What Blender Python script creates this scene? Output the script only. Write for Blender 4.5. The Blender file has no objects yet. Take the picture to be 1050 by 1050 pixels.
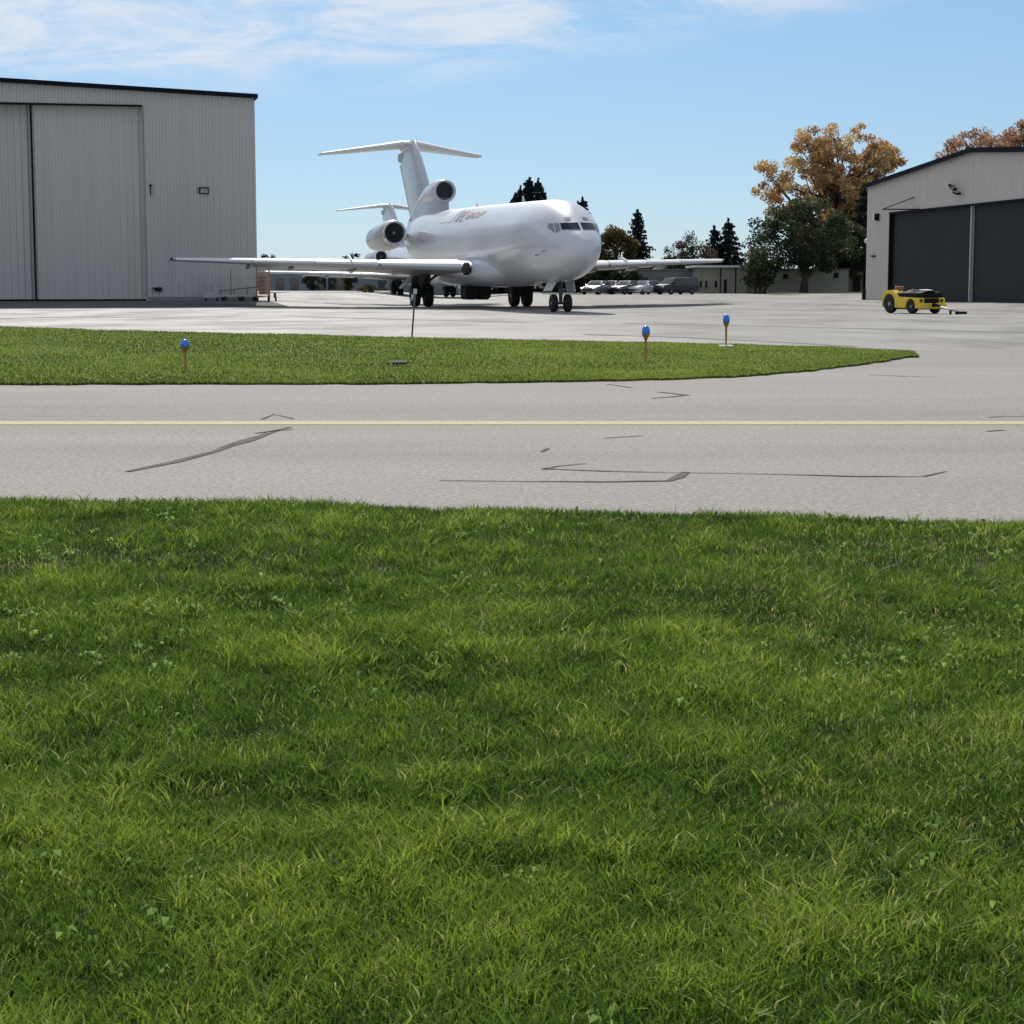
import bpy, bmesh, math, random
import numpy as np
from mathutils import Vector, Matrix, Euler

SC = bpy.context.scene
COL = SC.collection
R = math.radians
random.seed(7)

# ------------------------------------------------------------------ camera
F, YH, H = 1960.0, 287.0, 1.5
PIT = math.atan((525 - YH) / F)
cam = bpy.data.cameras.new('camera')
cam.angle = 2 * math.atan(525 / F)
cam.clip_start = 0.1
cam.clip_end = 20000
camo = bpy.data.objects.new('camera', cam)
camo.location = (0, 0, H)
camo.rotation_euler = (R(90) - PIT, 0, 0)
COL.objects.link(camo)
SC.camera = camo


def ss(a, b, x):
    t = np.clip((np.asarray(x, float) - a) / (b - a), 0, 1)
    return t * t * (3 - 2 * t)


def zg(x, y):
    """height of the ground: the apron climbs a few centimetres towards the hangars"""
    k = ss(-15, -9, x)
    m = ss(-5, 5, x)
    a = (.17 * ss(104, 124, y) * m - .3 * ss(112, 190, y) * (1 - m)) * k + .225 * ss(101, 119, y) * (1 - k)
    b = .27 * ss(22.5, 27.5, x) * ss(86, 99, y)
    return float(a if b < 1e-6 else max(a, b))


def ray(u, v):
    a, b = (u - 525) / F, -(v - 525) / F
    c, s = math.cos(PIT), math.sin(PIT)
    return Vector((a, c + b * s, -s + b * c))


def G(u, v):
    """point of the ground seen at photo pixel (u, v)"""
    d = ray(u, v)
    z = 0.0
    for _ in range(30):
        t = (z - H) / d.z
        x, y = d.x * t, d.y * t
        z = .5 * z + .5 * zg(x, y)
    return Vector((x, y, zg(x, y)))


def AT(u, v, Y):
    d = ray(u, v)
    t = Y / d.y
    return Vector((d.x * t, Y, H + d.z * t))


# ------------------------------------------------------------------ materials
def nodes_of(name):
    m = bpy.data.materials.new(name)
    m.use_nodes = True
    nt = m.node_tree
    return m, nt, nt.nodes['Principled BSDF']


def mat(name, col, rough=.6, metal=0, var=.12, scale=3, bump=0, bscale=40, coat=0, detail=6, col2=None, spec=.5, stretch=None):
    m, nt, b = nodes_of(name)
    N, L = nt.nodes, nt.links
    tc = N.new('ShaderNodeTexCoord')
    vec = tc.outputs['Object']
    if stretch:
        mp = N.new('ShaderNodeMapping')
        mp.inputs['Scale'].default_value = stretch
        L.new(vec, mp.inputs['Vector'])
        vec = mp.outputs['Vector']
    n = N.new('ShaderNodeTexNoise')
    n.inputs['Scale'].default_value = scale
    n.inputs['Detail'].default_value = detail
    n.inputs['Roughness'].default_value = .65
    L.new(vec, n.inputs['Vector'])
    r = N.new('ShaderNodeValToRGB')
    r.color_ramp.elements[0].position = .3
    r.color_ramp.elements[1].position = .7
    c2 = col2 or tuple(min(1, c * (1 + var)) for c in col)
    c1 = tuple(c * (1 - var) for c in col) if not col2 else col
    r.color_ramp.elements[0].color = (*c1, 1)
    r.color_ramp.elements[1].color = (*c2, 1)
    L.new(n.outputs['Fac'], r.inputs['Fac'])
    L.new(r.outputs['Color'], b.inputs['Base Color'])
    b.inputs['Roughness'].default_value = rough
    b.inputs['Metallic'].default_value = metal
    b.inputs['Specular IOR Level'].default_value = spec
    if coat:
        b.inputs['Coat Weight'].default_value = coat
        b.inputs['Coat Roughness'].default_value = .12
    if bump:
        n2 = N.new('ShaderNodeTexNoise')
        n2.inputs['Scale'].default_value = bscale
        n2.inputs['Detail'].default_value = 5
        L.new(vec, n2.inputs['Vector'])
        bp = N.new('ShaderNodeBump')
        bp.inputs['Strength'].default_value = bump
        bp.inputs['Distance'].default_value = .02
        L.new(n2.outputs['Fac'], bp.inputs['Height'])
        L.new(bp.outputs['Normal'], b.inputs['Normal'])
    return m


def ground_mat(name, stops, fine, finescale, streak=0, streakcol=None, bump=.3, stretch=(.35, 1.6, 1), right=0):
    """weathered pavement: broad blotches x fine aggregate, plus stretched streaks of wear"""
    m, nt, b = nodes_of(name)
    N, L = nt.nodes, nt.links
    tc = N.new('ShaderNodeTexCoord')
    big = N.new('ShaderNodeTexNoise')
    big.inputs['Scale'].default_value = .16
    big.inputs['Detail'].default_value = 8
    big.inputs['Roughness'].default_value = .62
    mp = N.new('ShaderNodeMapping')
    mp.inputs['Scale'].default_value = stretch
    L.new(tc.outputs['Object'], mp.inputs['Vector'])
    L.new(mp.outputs['Vector'], big.inputs['Vector'])
    ramp = N.new('ShaderNodeValToRGB')
    els = ramp.color_ramp.elements
    els[0].position, els[0].color = stops[0][0], (*stops[0][1], 1)
    els[1].position, els[1].color = stops[-1][0], (*stops[-1][1], 1)
    for p, c in stops[1:-1]:
        e = els.new(p)
        e.color = (*c, 1)
    L.new(big.outputs['Fac'], ramp.inputs['Fac'])
    fn = N.new('ShaderNodeTexNoise')
    fn.inputs['Scale'].default_value = finescale
    fn.inputs['Detail'].default_value = 3
    fn.inputs['Roughness'].default_value = .8
    L.new(tc.outputs['Object'], fn.inputs['Vector'])
    mr = N.new('ShaderNodeMapRange')
    mr.inputs['From Min'].default_value = .3
    mr.inputs['From Max'].default_value = .7
    mr.inputs['To Min'].default_value = 1 - fine
    mr.inputs['To Max'].default_value = 1 + fine
    L.new(fn.outputs['Fac'], mr.inputs['Value'])
    mul = N.new('ShaderNodeVectorMath')
    mul.operation = 'SCALE'
    L.new(ramp.outputs['Color'], mul.inputs[0])
    L.new(mr.outputs['Result'], mul.inputs['Scale'])
    out = mul.outputs['Vector']
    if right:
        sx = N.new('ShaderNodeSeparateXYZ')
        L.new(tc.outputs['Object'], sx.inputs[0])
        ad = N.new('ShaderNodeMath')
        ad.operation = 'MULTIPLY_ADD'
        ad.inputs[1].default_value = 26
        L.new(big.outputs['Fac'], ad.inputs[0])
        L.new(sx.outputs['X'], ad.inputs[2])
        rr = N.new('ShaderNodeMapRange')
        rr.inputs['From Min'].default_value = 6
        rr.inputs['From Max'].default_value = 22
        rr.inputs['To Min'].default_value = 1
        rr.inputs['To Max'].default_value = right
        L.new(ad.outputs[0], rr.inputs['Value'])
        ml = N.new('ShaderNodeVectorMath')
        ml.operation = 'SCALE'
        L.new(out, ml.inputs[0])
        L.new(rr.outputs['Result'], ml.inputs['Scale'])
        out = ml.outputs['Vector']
    if streak:
        sn = N.new('ShaderNodeTexNoise')
        sn.inputs['Scale'].default_value = .5
        sn.inputs['Detail'].default_value = 7
        sn.inputs['Roughness'].default_value = .7
        sn.inputs['Distortion'].default_value = .6
        mp2 = N.new('ShaderNodeMapping')
        mp2.inputs['Scale'].default_value = (.16, .42, 1)
        mp2.inputs['Rotation'].default_value = (0, 0, .05)
        L.new(tc.outputs['Object'], mp2.inputs['Vector'])
        L.new(mp2.outputs['Vector'], sn.inputs['Vector'])
        sr = N.new('ShaderNodeMapRange')
        sr.inputs['From Min'].default_value = .5
        sr.inputs['From Max'].default_value = .68
        sr.inputs['To Max'].default_value = streak
        L.new(sn.outputs['Fac'], sr.inputs['Value'])
        mx = N.new('ShaderNodeMix')
        mx.data_type = 'RGBA'
        L.new(sr.outputs['Result'], mx.inputs['Factor'])
        L.new(out, mx.inputs['A'])
        mx.inputs['B'].default_value = (*streakcol, 1)
        out = mx.outputs['Result']
    L.new(out, b.inputs['Base Color'])
    b.inputs['Roughness'].default_value = .9
    b.inputs['Specular IOR Level'].default_value = .25
    bp = N.new('ShaderNodeBump')
    bp.inputs['Strength'].default_value = bump
    bp.inputs['Distance'].default_value = .008
    L.new(fn.outputs['Fac'], bp.inputs['Height'])
    L.new(bp.outputs['Normal'], b.inputs['Normal'])
    return m


def leaf_mat(name, stops, trans=.35, rough=.6, patch=None):
    """foliage: tint attribute -> colour ramp; light passes through the leaves"""
    m, nt, b = nodes_of(name)
    N, L = nt.nodes, nt.links
    at = N.new('ShaderNodeAttribute')
    at.attribute_name = 'tint'
    ramp = N.new('ShaderNodeValToRGB')
    els = ramp.color_ramp.elements
    els[0].position, els[0].color = stops[0][0], (*stops[0][1], 1)
    els[1].position, els[1].color = stops[-1][0], (*stops[-1][1], 1)
    for p, c in stops[1:-1]:
        e = els.new(p)
        e.color = (*c, 1)
    L.new(at.outputs['Fac'], ramp.inputs['Fac'])
    L.new(ramp.outputs['Color'], b.inputs['Base Color'])
    b.inputs['Roughness'].default_value = rough
    b.inputs['Specular IOR Level'].default_value = .15
    tr = N.new('ShaderNodeBsdfTranslucent')
    L.new(ramp.outputs['Color'], tr.inputs['Color'])
    mx = N.new('ShaderNodeMixShader')
    mx.inputs['Fac'].default_value = trans
    L.new(b.outputs['BSDF'], mx.inputs[1])
    L.new(tr.outputs['BSDF'], mx.inputs[2])
    L.new(mx.outputs['Shader'], N['Material Output'].inputs['Surface'])
    return m


MT = {}
MT['white'] = mat('white_aircraft_paint', (.55, .57, .60), .32, var=.09, scale=1.1, coat=.5, bump=.03, bscale=2.5, stretch=(1, .25, 1.6))
MT['patch'] = mat('repainted_grey_patch', (.56, .6, .6), .4, var=.06, scale=2)
MT['fingrey'] = mat('pale_grey_fin_paint', (.5, .53, .57), .35, var=.06, scale=.8, coat=.3)
MT['undergrey'] = mat('grey_wing_paint', (.42, .44, .46), .45, var=.12, scale=1.2)
MT['slat'] = mat('polished_slat_metal', (.66, .67, .68), .5, .1, var=.05, scale=2)
MT['lip'] = mat('polished_intake_metal', (.8, .81, .82), .25, .8, var=.05, scale=4)
MT['nacelle'] = mat('nacelle_paint', (.42, .43, .45), .38, var=.12, scale=1.2, coat=.3)
MT['fandark'] = mat('dark_fan_metal', (.02, .021, .025), .5, .4, var=.3, scale=8)
MT['spinner'] = mat('spinner_metal', (.28, .28, .29), .4, .6, var=.1)
MT['glass'] = mat('dark_window_glass', (.008, .012, .024), .15, var=.2, scale=5, spec=.12)
MT['greyglass'] = mat('grey_cockpit_pane', (.2, .22, .25), .3, var=.15, scale=6)  # plain grey for the side and eyebrow panes
MT['tyre'] = mat('tyre_rubber', (.018, .018, .019), .85, var=.25, scale=12, bump=.2, bscale=60)
MT['hub'] = mat('wheel_hub_metal', (.34, .34, .35), .5, .4, var=.2, scale=12)
MT['gear'] = mat('landing_gear_steel', (.10, .105, .11), .5, .35, var=.25, scale=8)
MT['logo_red'] = mat('dull_red_lettering', (.36, .14, .14), .5, var=.12)
MT['logo_grey'] = mat('grey_lettering', (.27, .28, .31), .5, var=.12)
MT['welldark'] = mat('dark_bay_lining', (.03, .03, .032), .8, var=.3)
MT['siding'] = mat('grey_steel_siding', (.49, .472, .445), .6, .0, var=.05, scale=.7, stretch=(2.2, 2.2, .16), bump=.02)
MT['siding_door'] = mat('grey_green_steel_door_sheet', (.5, .487, .45), .6, 0, var=.05, scale=.7, stretch=(2.2, 2.2, .16))
MT['siding_right'] = mat('warm_grey_steel_siding', (.55, .515, .465), .65, 0, var=.06, scale=.7, stretch=(2.2, 2.2, .16))
MT['trim'] = mat('navy_roof_trim', (.007, .009, .014), .85, spec=.15, var=.2)
MT['doordark'] = mat('charcoal_door_sheet', (.036, .039, .045), .85, spec=.15, var=.07, scale=1.2, stretch=(2, 2, .4))
MT['postlight'] = mat('galvanised_post', (.45, .46, .47), .5, .3, var=.1)
MT['concrete'] = mat('foundation_concrete', (.22, .22, .22), .9, var=.2, scale=4, bump=.2)
MT['roofing'] = mat('roof_sheet', (.4, .4, .41), .5, .2, var=.1)
MT['black'] = mat('black_paint', (.014, .014, .016), .8, spec=.2, var=.3, scale=9)
MT['steelwhite'] = mat('off_white_paint', (.6, .61, .6), .5, var=.1)
MT['yellow'] = mat('yellow_machine_paint', (.8, .58, .045), .5, var=.2, scale=6, coat=.1)
MT['tarp'] = mat('black_vinyl', (.01, .01, .011), .75, spec=.2, var=.3, scale=9, bump=.3, bscale=14)
MT['lampred'] = mat('dark_lamp_lens', (.08, .02, .015), .25, var=.2)
MT['blue'] = mat('blue_lamp_glass', (.012, .2, .8), .16, var=.18, scale=30, coat=.6)
MT['stake'] = mat('weathered_orange_stake', (.42, .23, .06), .75, var=.3, scale=30)
MT['brass'] = mat('orange_brown_fitting', (.36, .17, .05), .6, var=.25, scale=30)
MT['rust'] = mat('orange_brown_scaffold_paint', (.36, .2, .12), .7, var=.25, scale=6)
MT['plywood'] = mat('weathered_brown_panel', (.34, .26, .2), .8, var=.2, scale=5)
MT['cartgrey'] = mat('pale_grey_cart_paint', (.4, .41, .43), .6, var=.15, scale=4)
MT['tan'] = mat('tan_render_wall', (.29, .275, .225), .85, var=.12, scale=.8)
MT['greywall'] = mat('mid_grey_block_wall', (.2, .2, .2), .9, var=.15, scale=1)
MT['brownroof'] = mat('brown_shingle_roof', (.16, .11, .085), .9, var=.25, scale=3)
MT['bluegrey'] = mat('blue_grey_cladding', (.2, .235, .27), .6, var=.15, scale=.5)
MT['palegrey'] = mat('pale_grey_cladding', (.5, .52, .54), .6, var=.06, scale=.5)
MT['bark'] = mat('bark', (.06, .05, .04), .95, var=.35, scale=6, bump=.5, bscale=15)
MT['carwhite'] = mat('white_car_paint', (.45, .46, .47), .25, var=.03, coat=1)
MT['carsilver'] = mat('silver_car_paint', (.16, .165, .175), .3, .3, var=.04, coat=1)
MT['cardark'] = mat('dark_car_paint', (.014, .015, .018), .35, var=.1, coat=.3)
MT['cargrey'] = mat('grey_car_paint', (.04, .042, .046), .35, 0, var=.06, coat=.3)
MT['carglass'] = mat('car_window_glass', (.015, .018, .02), .06, var=.1, coat=.5)
MT['headlight'] = mat('headlight_lens', (.75, .76, .78), .15, var=.05, coat=1)
MT['soil'] = mat('thatch_and_soil', (.05, .055, .017), .95, spec=.1, var=.5, scale=9, bump=.6, bscale=60)
MT['padconc'] = mat('pale_concrete_pad', (.6, .58, .48), .85, var=.12, scale=9)
MT['grate'] = mat('rusted_iron_grate', (.03, .026, .02), .8, .3, var=.3, scale=20)

MT['asphalt'] = ground_mat('aged_asphalt', [(.32, (.19, .178, .162)), (.48, (.228, .215, .197)), (.6, (.247, .233, .214)), (.7, (.272, .257, .237))],
                           .45, 24, .5, (.192, .172, .156), bump=.18)
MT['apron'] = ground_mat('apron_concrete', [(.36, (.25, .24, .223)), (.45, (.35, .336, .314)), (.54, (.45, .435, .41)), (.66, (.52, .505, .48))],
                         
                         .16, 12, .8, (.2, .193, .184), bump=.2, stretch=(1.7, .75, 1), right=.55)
MT['seal'] = mat('crack_sealant', (.105, .099, .092), .95, var=.35, scale=5, spec=.08)
MT['line'] = mat('faded_yellow_line_paint', (.38, .30, .17), .85, var=.14, scale=7, col2=(.47, .385, .25), spec=.2)
MT['joint'] = mat('dirty_joint_filler', (.2, .193, .182), .95, var=.3, scale=2, spec=.1)
MT['verge'] = mat('verge_grass', (.05, .075, .02), .95, var=.35, scale=.6, bump=.8, bscale=12)

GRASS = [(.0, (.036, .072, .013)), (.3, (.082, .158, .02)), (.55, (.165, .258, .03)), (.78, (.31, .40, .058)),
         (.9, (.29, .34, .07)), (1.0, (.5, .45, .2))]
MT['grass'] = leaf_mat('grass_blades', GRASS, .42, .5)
MT['weed'] = leaf_mat('broadleaf_weed_leaves', [(0, (.06, .13, .02)), (.6, (.15, .26, .04)), (1, (.28, .4, .08))], .4, .8)
MT['orange'] = leaf_mat('autumn_orange_leaves', [(0, (.19, .1, .05)), (.35, (.38, .215, .095)), (.7, (.58, .38, .17)), (1, (.6, .5, .25))], .42)
MT['rusty'] = leaf_mat('autumn_russet_leaves', [(0, (.18, .09, .055)), (.5, (.38, .21, .125)), (1, (.55, .35, .22))], .4)
MT['mixed'] = leaf_mat('fading_green_leaves', [(0, (.03, .03, .015)), (.6, (.085, .075, .03)), (1, (.26, .14, .05))], .3)
MT['greenleaf'] = leaf_mat('dark_green_leaves', [(0, (.022, .03, .016)), (.6, (.075, .09, .045)), (1, (.2, .2, .09))], .3)
MT['needle'] = leaf_mat('dark_conifer_needles', [(0, (.008, .014, .014)), (.6, (.018, .03, .028)), (1, (.05, .06, .045))], .12)
MT['greybrown'] = leaf_mat('thin_brown_leaves', [(0, (.04, .034, .028)), (.6, (.1, .075, .055)), (1, (.2, .13, .08))], .3)
MT['straw'] = leaf_mat('straw_coloured_bush', [(0, (.14, .11, .05)), (.6, (.26, .2, .09)), (1, (.36, .29, .14))], .3)


# ------------------------------------------------------------------ mesh builder
class MB:
    def __init__(self):
        self.v, self.f = [], []

    def add(self, vs, fs):
        o = len(self.v)
        self.v += [tuple(p) for p in vs]
        self.f += [tuple(i + o for i in f) for f in fs]
        return self

    def box(self, c, s, rot=None, taper=1.0, bev=0):
        """box centred at c of size s (top face scaled by taper), edges cut by bev"""
        bm = bmesh.new()
        bmesh.ops.create_cube(bm, size=1)
        for v in bm.verts:
            k = taper if v.co.z > 0 else 1
            v.co = Vector((v.co.x * s[0] * k, v.co.y * s[1] * k, v.co.z * s[2]))
        if bev:
            bmesh.ops.bevel(bm, geom=list(bm.edges), offset=bev, segments=2, profile=.5, affect='EDGES')
        M = Matrix.Translation(Vector(c)) @ (Euler(rot).to_matrix().to_4x4() if rot else Matrix())
        bm.verts.index_update()
        self.add([M @ v.co for v in bm.verts], [[v.index for v in f.verts] for f in bm.faces])
        bm.free()
        return self

    def tube(self, pts, rad, n=8, cap=True):
        """tube through points; rad a number or one per point"""
        pts = [Vector(p) for p in pts]
        if not hasattr(rad, '__len__'):
            rad = [rad] * len(pts)
        rings = []
        prev = None
        for i, p in enumerate(pts):
            t = (pts[min(i + 1, len(pts) - 1)] - pts[max(i - 1, 0)]).normalized()
            if prev is None:
                a = t.cross(Vector((0, 0, 1)))
                if a.length < 1e-3:
                    a = t.cross(Vector((0, 1, 0)))
                a.normalize()
            else:
                a = (prev - t * prev.dot(t)).normalized()
            prev = a
            b = t.cross(a)
            rings.append([p + (a * math.cos(2 * math.pi * k / n) + b * math.sin(2 * math.pi * k / n)) * rad[i] for k in range(n)])
        return self.loft(rings, cap, cap)

    def loft(self, rings, cap0=True, cap1=True, closed=True):
        n = len(rings[0])
        vs = [p for r in rings for p in r]
        fs = []
        for i in range(len(rings) - 1):
            for k in range(n if closed else n - 1):
                k2 = (k + 1) % n
                fs.append((i * n + k, i * n + k2, (i + 1) * n + k2, (i + 1) * n + k))
        if cap0:
            fs.append(tuple(reversed(range(n))))
        if cap1:
            fs.append(tuple((len(rings) - 1) * n + k for k in range(n)))
        return self.add(vs, fs)

    def lathe(self, prof, c, axis='z', n=24, cap=True):
        """prof: list of (distance along axis, radius)"""
        rings = []
        for h, r in prof:
            ring = []
            for k in range(n):
                a = 2 * math.pi * k / n
                q = {'z': (r * math.cos(a), r * math.sin(a), h), 'y': (r * math.cos(a), h, -r * math.sin(a)),
                     'x': (h, r * math.cos(a), r * math.sin(a))}[axis]
                ring.append(Vector(c) + Vector(q))
            rings.append(ring)
        return self.loft(rings, cap, cap)

    def prism(self, poly, off):
        """polygon (3-D points) extruded by vector off"""
        off = Vector(off)
        a = [Vector(p) for p in poly]
        return self.loft([a, [p + off for p in a]])

    def build(self, name, m, parent=None, smooth=False, angle=None, fix=True):
        me = bpy.data.meshes.new(name)
        me.from_pydata(self.v, [], self.f)
        if fix:
            bm = bmesh.new()
            bm.from_mesh(me)
            bmesh.ops.recalc_face_normals(bm, faces=bm.faces)
            bm.to_mesh(me)
            bm.free()
        me.materials.append(MT[m] if isinstance(m, str) else m)
        if smooth:
            me.polygons.foreach_set('use_smooth', [True] * len(me.polygons))
            if angle is not None:
                me.set_sharp_from_angle(angle=R(angle))
        o = bpy.data.objects.new(name, me)
        COL.objects.link(o)
        if parent:
            o.parent = parent
        return o


def tag(o, label=None, cat=None, group=None, kind=None):
    if label:
        o['label'] = label
    if cat:
        o['category'] = cat
    if group:
        o['group'] = group
    if kind:
        o['kind'] = kind
    return o


def thing(name, label, cat, loc=(0, 0, 0), rz=0, group=None):
    o = bpy.data.objects.new(name, None)
    o.empty_display_size = .3
    COL.objects.link(o)
    o.location = loc
    o.rotation_euler = (0, 0, rz)
    return tag(o, label, cat, group)


def copy_tree(o, parent=None):
    c = o.copy()
    COL.objects.link(c)
    c.parent = parent
    for ch in [k for k in COL.objects if k.parent == o]:
        copy_tree(ch, c)
    return c


def np_mesh(name, V, faces_idx, loops_start, loops_total, m, tint=None, parent=None):
    me = bpy.data.meshes.new(name)
    me.vertices.add(len(V))
    me.vertices.foreach_set('co', V.astype(np.float32).ravel())
    me.loops.add(len(faces_idx))
    me.loops.foreach_set('vertex_index', faces_idx.astype(np.int32))
    me.polygons.add(len(loops_start))
    me.polygons.foreach_set('loop_start', loops_start.astype(np.int32))
    me.polygons.foreach_set('loop_total', loops_total.astype(np.int32))
    if tint is not None:
        a = me.attributes.new('tint', 'FLOAT', 'POINT')
        a.data.foreach_set('value', tint.astype(np.float32))
    me.update(calc_edges=True)
    me.materials.append(MT[m])
    o = bpy.data.objects.new(name, me)
    COL.objects.link(o)
    if parent:
        o.parent = parent
    return o


# ------------------------------------------------------------------ world and sun
SUN_EL, SUN_AZ = R(40), R(7)           # azimuth to the left of the view direction
w = bpy.data.worlds.new('World')
SC.world = w
w.use_nodes = True
nt = w.node_tree
N, L = nt.nodes, nt.links
bg = N['Background']
sky = N.new('ShaderNodeTexSky')
sky.sky_type = 'NISHITA'
sky.sun_disc = False
sky.sun_elevation = SUN_EL
sky.sun_rotation = -SUN_AZ
sky.air_density = 1.0
sky.dust_density = .15
sky.ozone_density = 2.2
tc = N.new('ShaderNodeTexCoord')
sep = N.new('ShaderNodeSeparateXYZ')
L.new(tc.outputs['Generated'], sep.inputs[0])


def wmath(op, a, b=None, clamp=False):
    n = N.new('ShaderNodeMath')
    n.operation = op
    n.use_clamp = clamp
    for i, q in enumerate((a, b)):
        if q is None:
            continue
        if isinstance(q, (int, float)):
            n.inputs[i].default_value = q
        else:
            L.new(q, n.inputs[i])
    return n.outputs[0]


def wrange(x, a, b):
    n = N.new('ShaderNodeMapRange')
    n.interpolation_type = 'SMOOTHSTEP'
    n.inputs['From Min'].default_value = a
    n.inputs['From Max'].default_value = b
    L.new(x, n.inputs['Value'])
    return n.outputs['Result']


ay = wmath('MAXIMUM', wmath('ABSOLUTE', sep.outputs['Y']), .05)
cu = wmath('DIVIDE', sep.outputs['X'], ay)
cv = wmath('DIVIDE', sep.outputs['Z'], ay)
cmb = N.new('ShaderNodeCombineXYZ')
L.new(wmath('MULTIPLY', cu, 1.0), cmb.inputs[0])
L.new(wmath('MULTIPLY', cv, 4.2), cmb.inputs[1])
mpn = N.new('ShaderNodeMapping')
mpn.inputs['Rotation'].default_value = (0, 0, .12)
L.new(cmb.outputs[0], mpn.inputs['Vector'])
cn = N.new('ShaderNodeTexNoise')
cn.inputs['Scale'].default_value = 9.5
cn.inputs['Detail'].default_value = 9
cn.inputs['Roughness'].default_value = .66
cn.inputs['Distortion'].default_value = .5
L.new(mpn.outputs['Vector'], cn.inputs['Vector'])
v0 = wmath('ADD', wmath('MULTIPLY', wmath('MAXIMUM', wmath('ADD', cu, .06), 0.0), .17), .088)
edge = wrange(wmath('SUBTRACT', cv, v0), -.002, .03)
cl = wrange(wmath('ADD', cn.outputs['Fac'], wmath('MULTIPLY', edge, .12)), .43, .74)
cfac = wmath('MULTIPLY', wmath('MULTIPLY', cl, edge), .82, True)
hs = N.new('ShaderNodeHueSaturation')
hs.inputs['Saturation'].default_value = 1.0
L.new(sky.outputs[0], hs.inputs['Color'])
mixc = N.new('ShaderNodeMix')
mixc.data_type = 'RGBA'
L.new(cfac, mixc.inputs['Factor'])
tint = N.new('ShaderNodeMix')
tint.data_type = 'RGBA'
tint.blend_type = 'MULTIPLY'
tint.inputs['Factor'].default_value = 1
tr_ = N.new('ShaderNodeValToRGB')
for p_, c_ in ((0, (.62, .86, 1.36, 1)), (1, (.80, .965, 1.13, 1))):
    tr_.color_ramp.elements[p_].color = c_
e_ = tr_.color_ramp.elements.new(.5)
e_.color = (.71, .87, 1.14, 1)
tr_.color_ramp.elements[2].position = 1
L.new(wmath('MULTIPLY', wmath('ABSOLUTE', sep.outputs['Z']), 7.0, True), tr_.inputs['Fac'])
L.new(tr_.outputs['Color'], tint.inputs['B'])
L.new(hs.outputs[0], tint.inputs['A'])
L.new(tint.outputs['Result'], mixc.inputs['A'])
mixc.inputs['B'].default_value = (10.2, 10.6, 11.3, 1)
L.new(mixc.outputs['Result'], bg.inputs['Color'])
bg.inputs['Strength'].default_value = .078

sl = bpy.data.lights.new('sun', 'SUN')
sl.energy = 4.9
sl.angle = R(.53)
sl.color = (1, .95, .87)
so = bpy.data.objects.new('sun', sl)
sdir = Vector((-math.sin(SUN_AZ) * math.cos(SUN_EL), math.cos(SUN_AZ) * math.cos(SUN_EL), math.sin(SUN_EL)))
so.rotation_euler = sdir.to_track_quat('Z', 'Y').to_euler()
so.location = (-20, 60, 80)
COL.objects.link(so)
SC.view_settings.view_transform = 'Standard'
SC.view_settings.look = 'None'
SC.view_settings.gamma = 1
SC.view_settings.exposure = 0.0
SC.cycles.max_bounces = 8
SC.cycles.transparent_max_bounces = 8


# ------------------------------------------------------------------ ground
def sheet(name, xs, ys, dz, m):
    V = [(x, y, zg(x, y) + dz) for y in ys for x in xs]
    n = len(xs)
    Fc = [(j * n + i, j * n + i + 1, (j + 1) * n + i + 1, (j + 1) * n + i) for j in range(len(ys) - 1) for i in range(n - 1)]
    b = MB()
    b.add(V, Fc)
    o = b.build(name, m, smooth=True, fix=False)
    return tag(o, kind='structure')


XS = sorted(set([-4000, -1200, -400, -200, -120, -60, -30, -22, -16, -15, -14, -13, -12, -11, -10, -9, -8, -6, -4, -2, 0, 2, 4, 6, 10, 16, 20] + [20 + .5 * k for k in range(0, 20)] + [32, 45, 70, 120, 200, 400, 1200, 4000]))
YS = sorted(set([-200, -20, 0, 20, 40, 60, 80] + [82 + 1.5 * k for k in range(0, 32)] + [132, 140, 150, 165, 200, 260, 400, 900, 2500, 6000]))
sheet('terrain', XS, YS, -.03, 'verge')
sheet('apron', [x for x in XS if -130 < x < 130], [27 + .0] + [y for y in YS if 30 < y < 166] + [172], 0, 'apron')
sheet('apron', [x for x in XS if -130 < x < 3] + [3], [172, 185, 200, 226], 0, 'apron')
sheet('taxiway', [-160, -80, -40, -20, 0, 20, 40, 80, 160], [5, 12, 20, 28, 36, 41.2], .004, 'asphalt')
sheet('car_park', [3.05, 8, 14, 20, 24], [172.05, 180, 190], -.02, 'asphalt')


def strip(name, pts, wid, dz, m, jit=0):
    """ribbon of paint or sealant laid along ground points"""
    rnd = random.Random(len(pts) * 31 + int(abs(pts[0][0]) * 7))
    P = []
    for i in range(len(pts) - 1):
        a, b = Vector(pts[i]), Vector(pts[i + 1])
        k = max(1, int((b - a).length / .5)) if jit else 1
        for j in range(k):
            P.append((a.lerp(b, j / k), wid[i] + (wid[i + 1] - wid[i]) * j / k))
    P.append((Vector(pts[-1]), wid[-1]))
    Lf, Rt = [], []
    for i, (p, ww) in enumerate(P):
        t = (P[min(i + 1, len(P) - 1)][0] - P[max(0, i - 1)][0])
        t.z = 0
        t.normalize()
        n = Vector((-t.y, t.x, 0))
        wj = ww * (1 + rnd.uniform(-jit, jit))
        sh = n * rnd.uniform(-jit, jit) * ww * .6
        Lf.append((p.x + n.x * wj / 2 + sh.x, p.y + n.y * wj / 2 + sh.y, p.z + dz))
        Rt.append((p.x - n.x * wj / 2 + sh.x, p.y - n.y * wj / 2 + sh.y, p.z + dz))
    n = len(P)
    b = MB()
    b.add(Lf + Rt, [(i, n + i, n + i + 1, i + 1) for i in range(n - 1)])
    return tag(b.build(name, m, fix=False), kind='structure')


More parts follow.
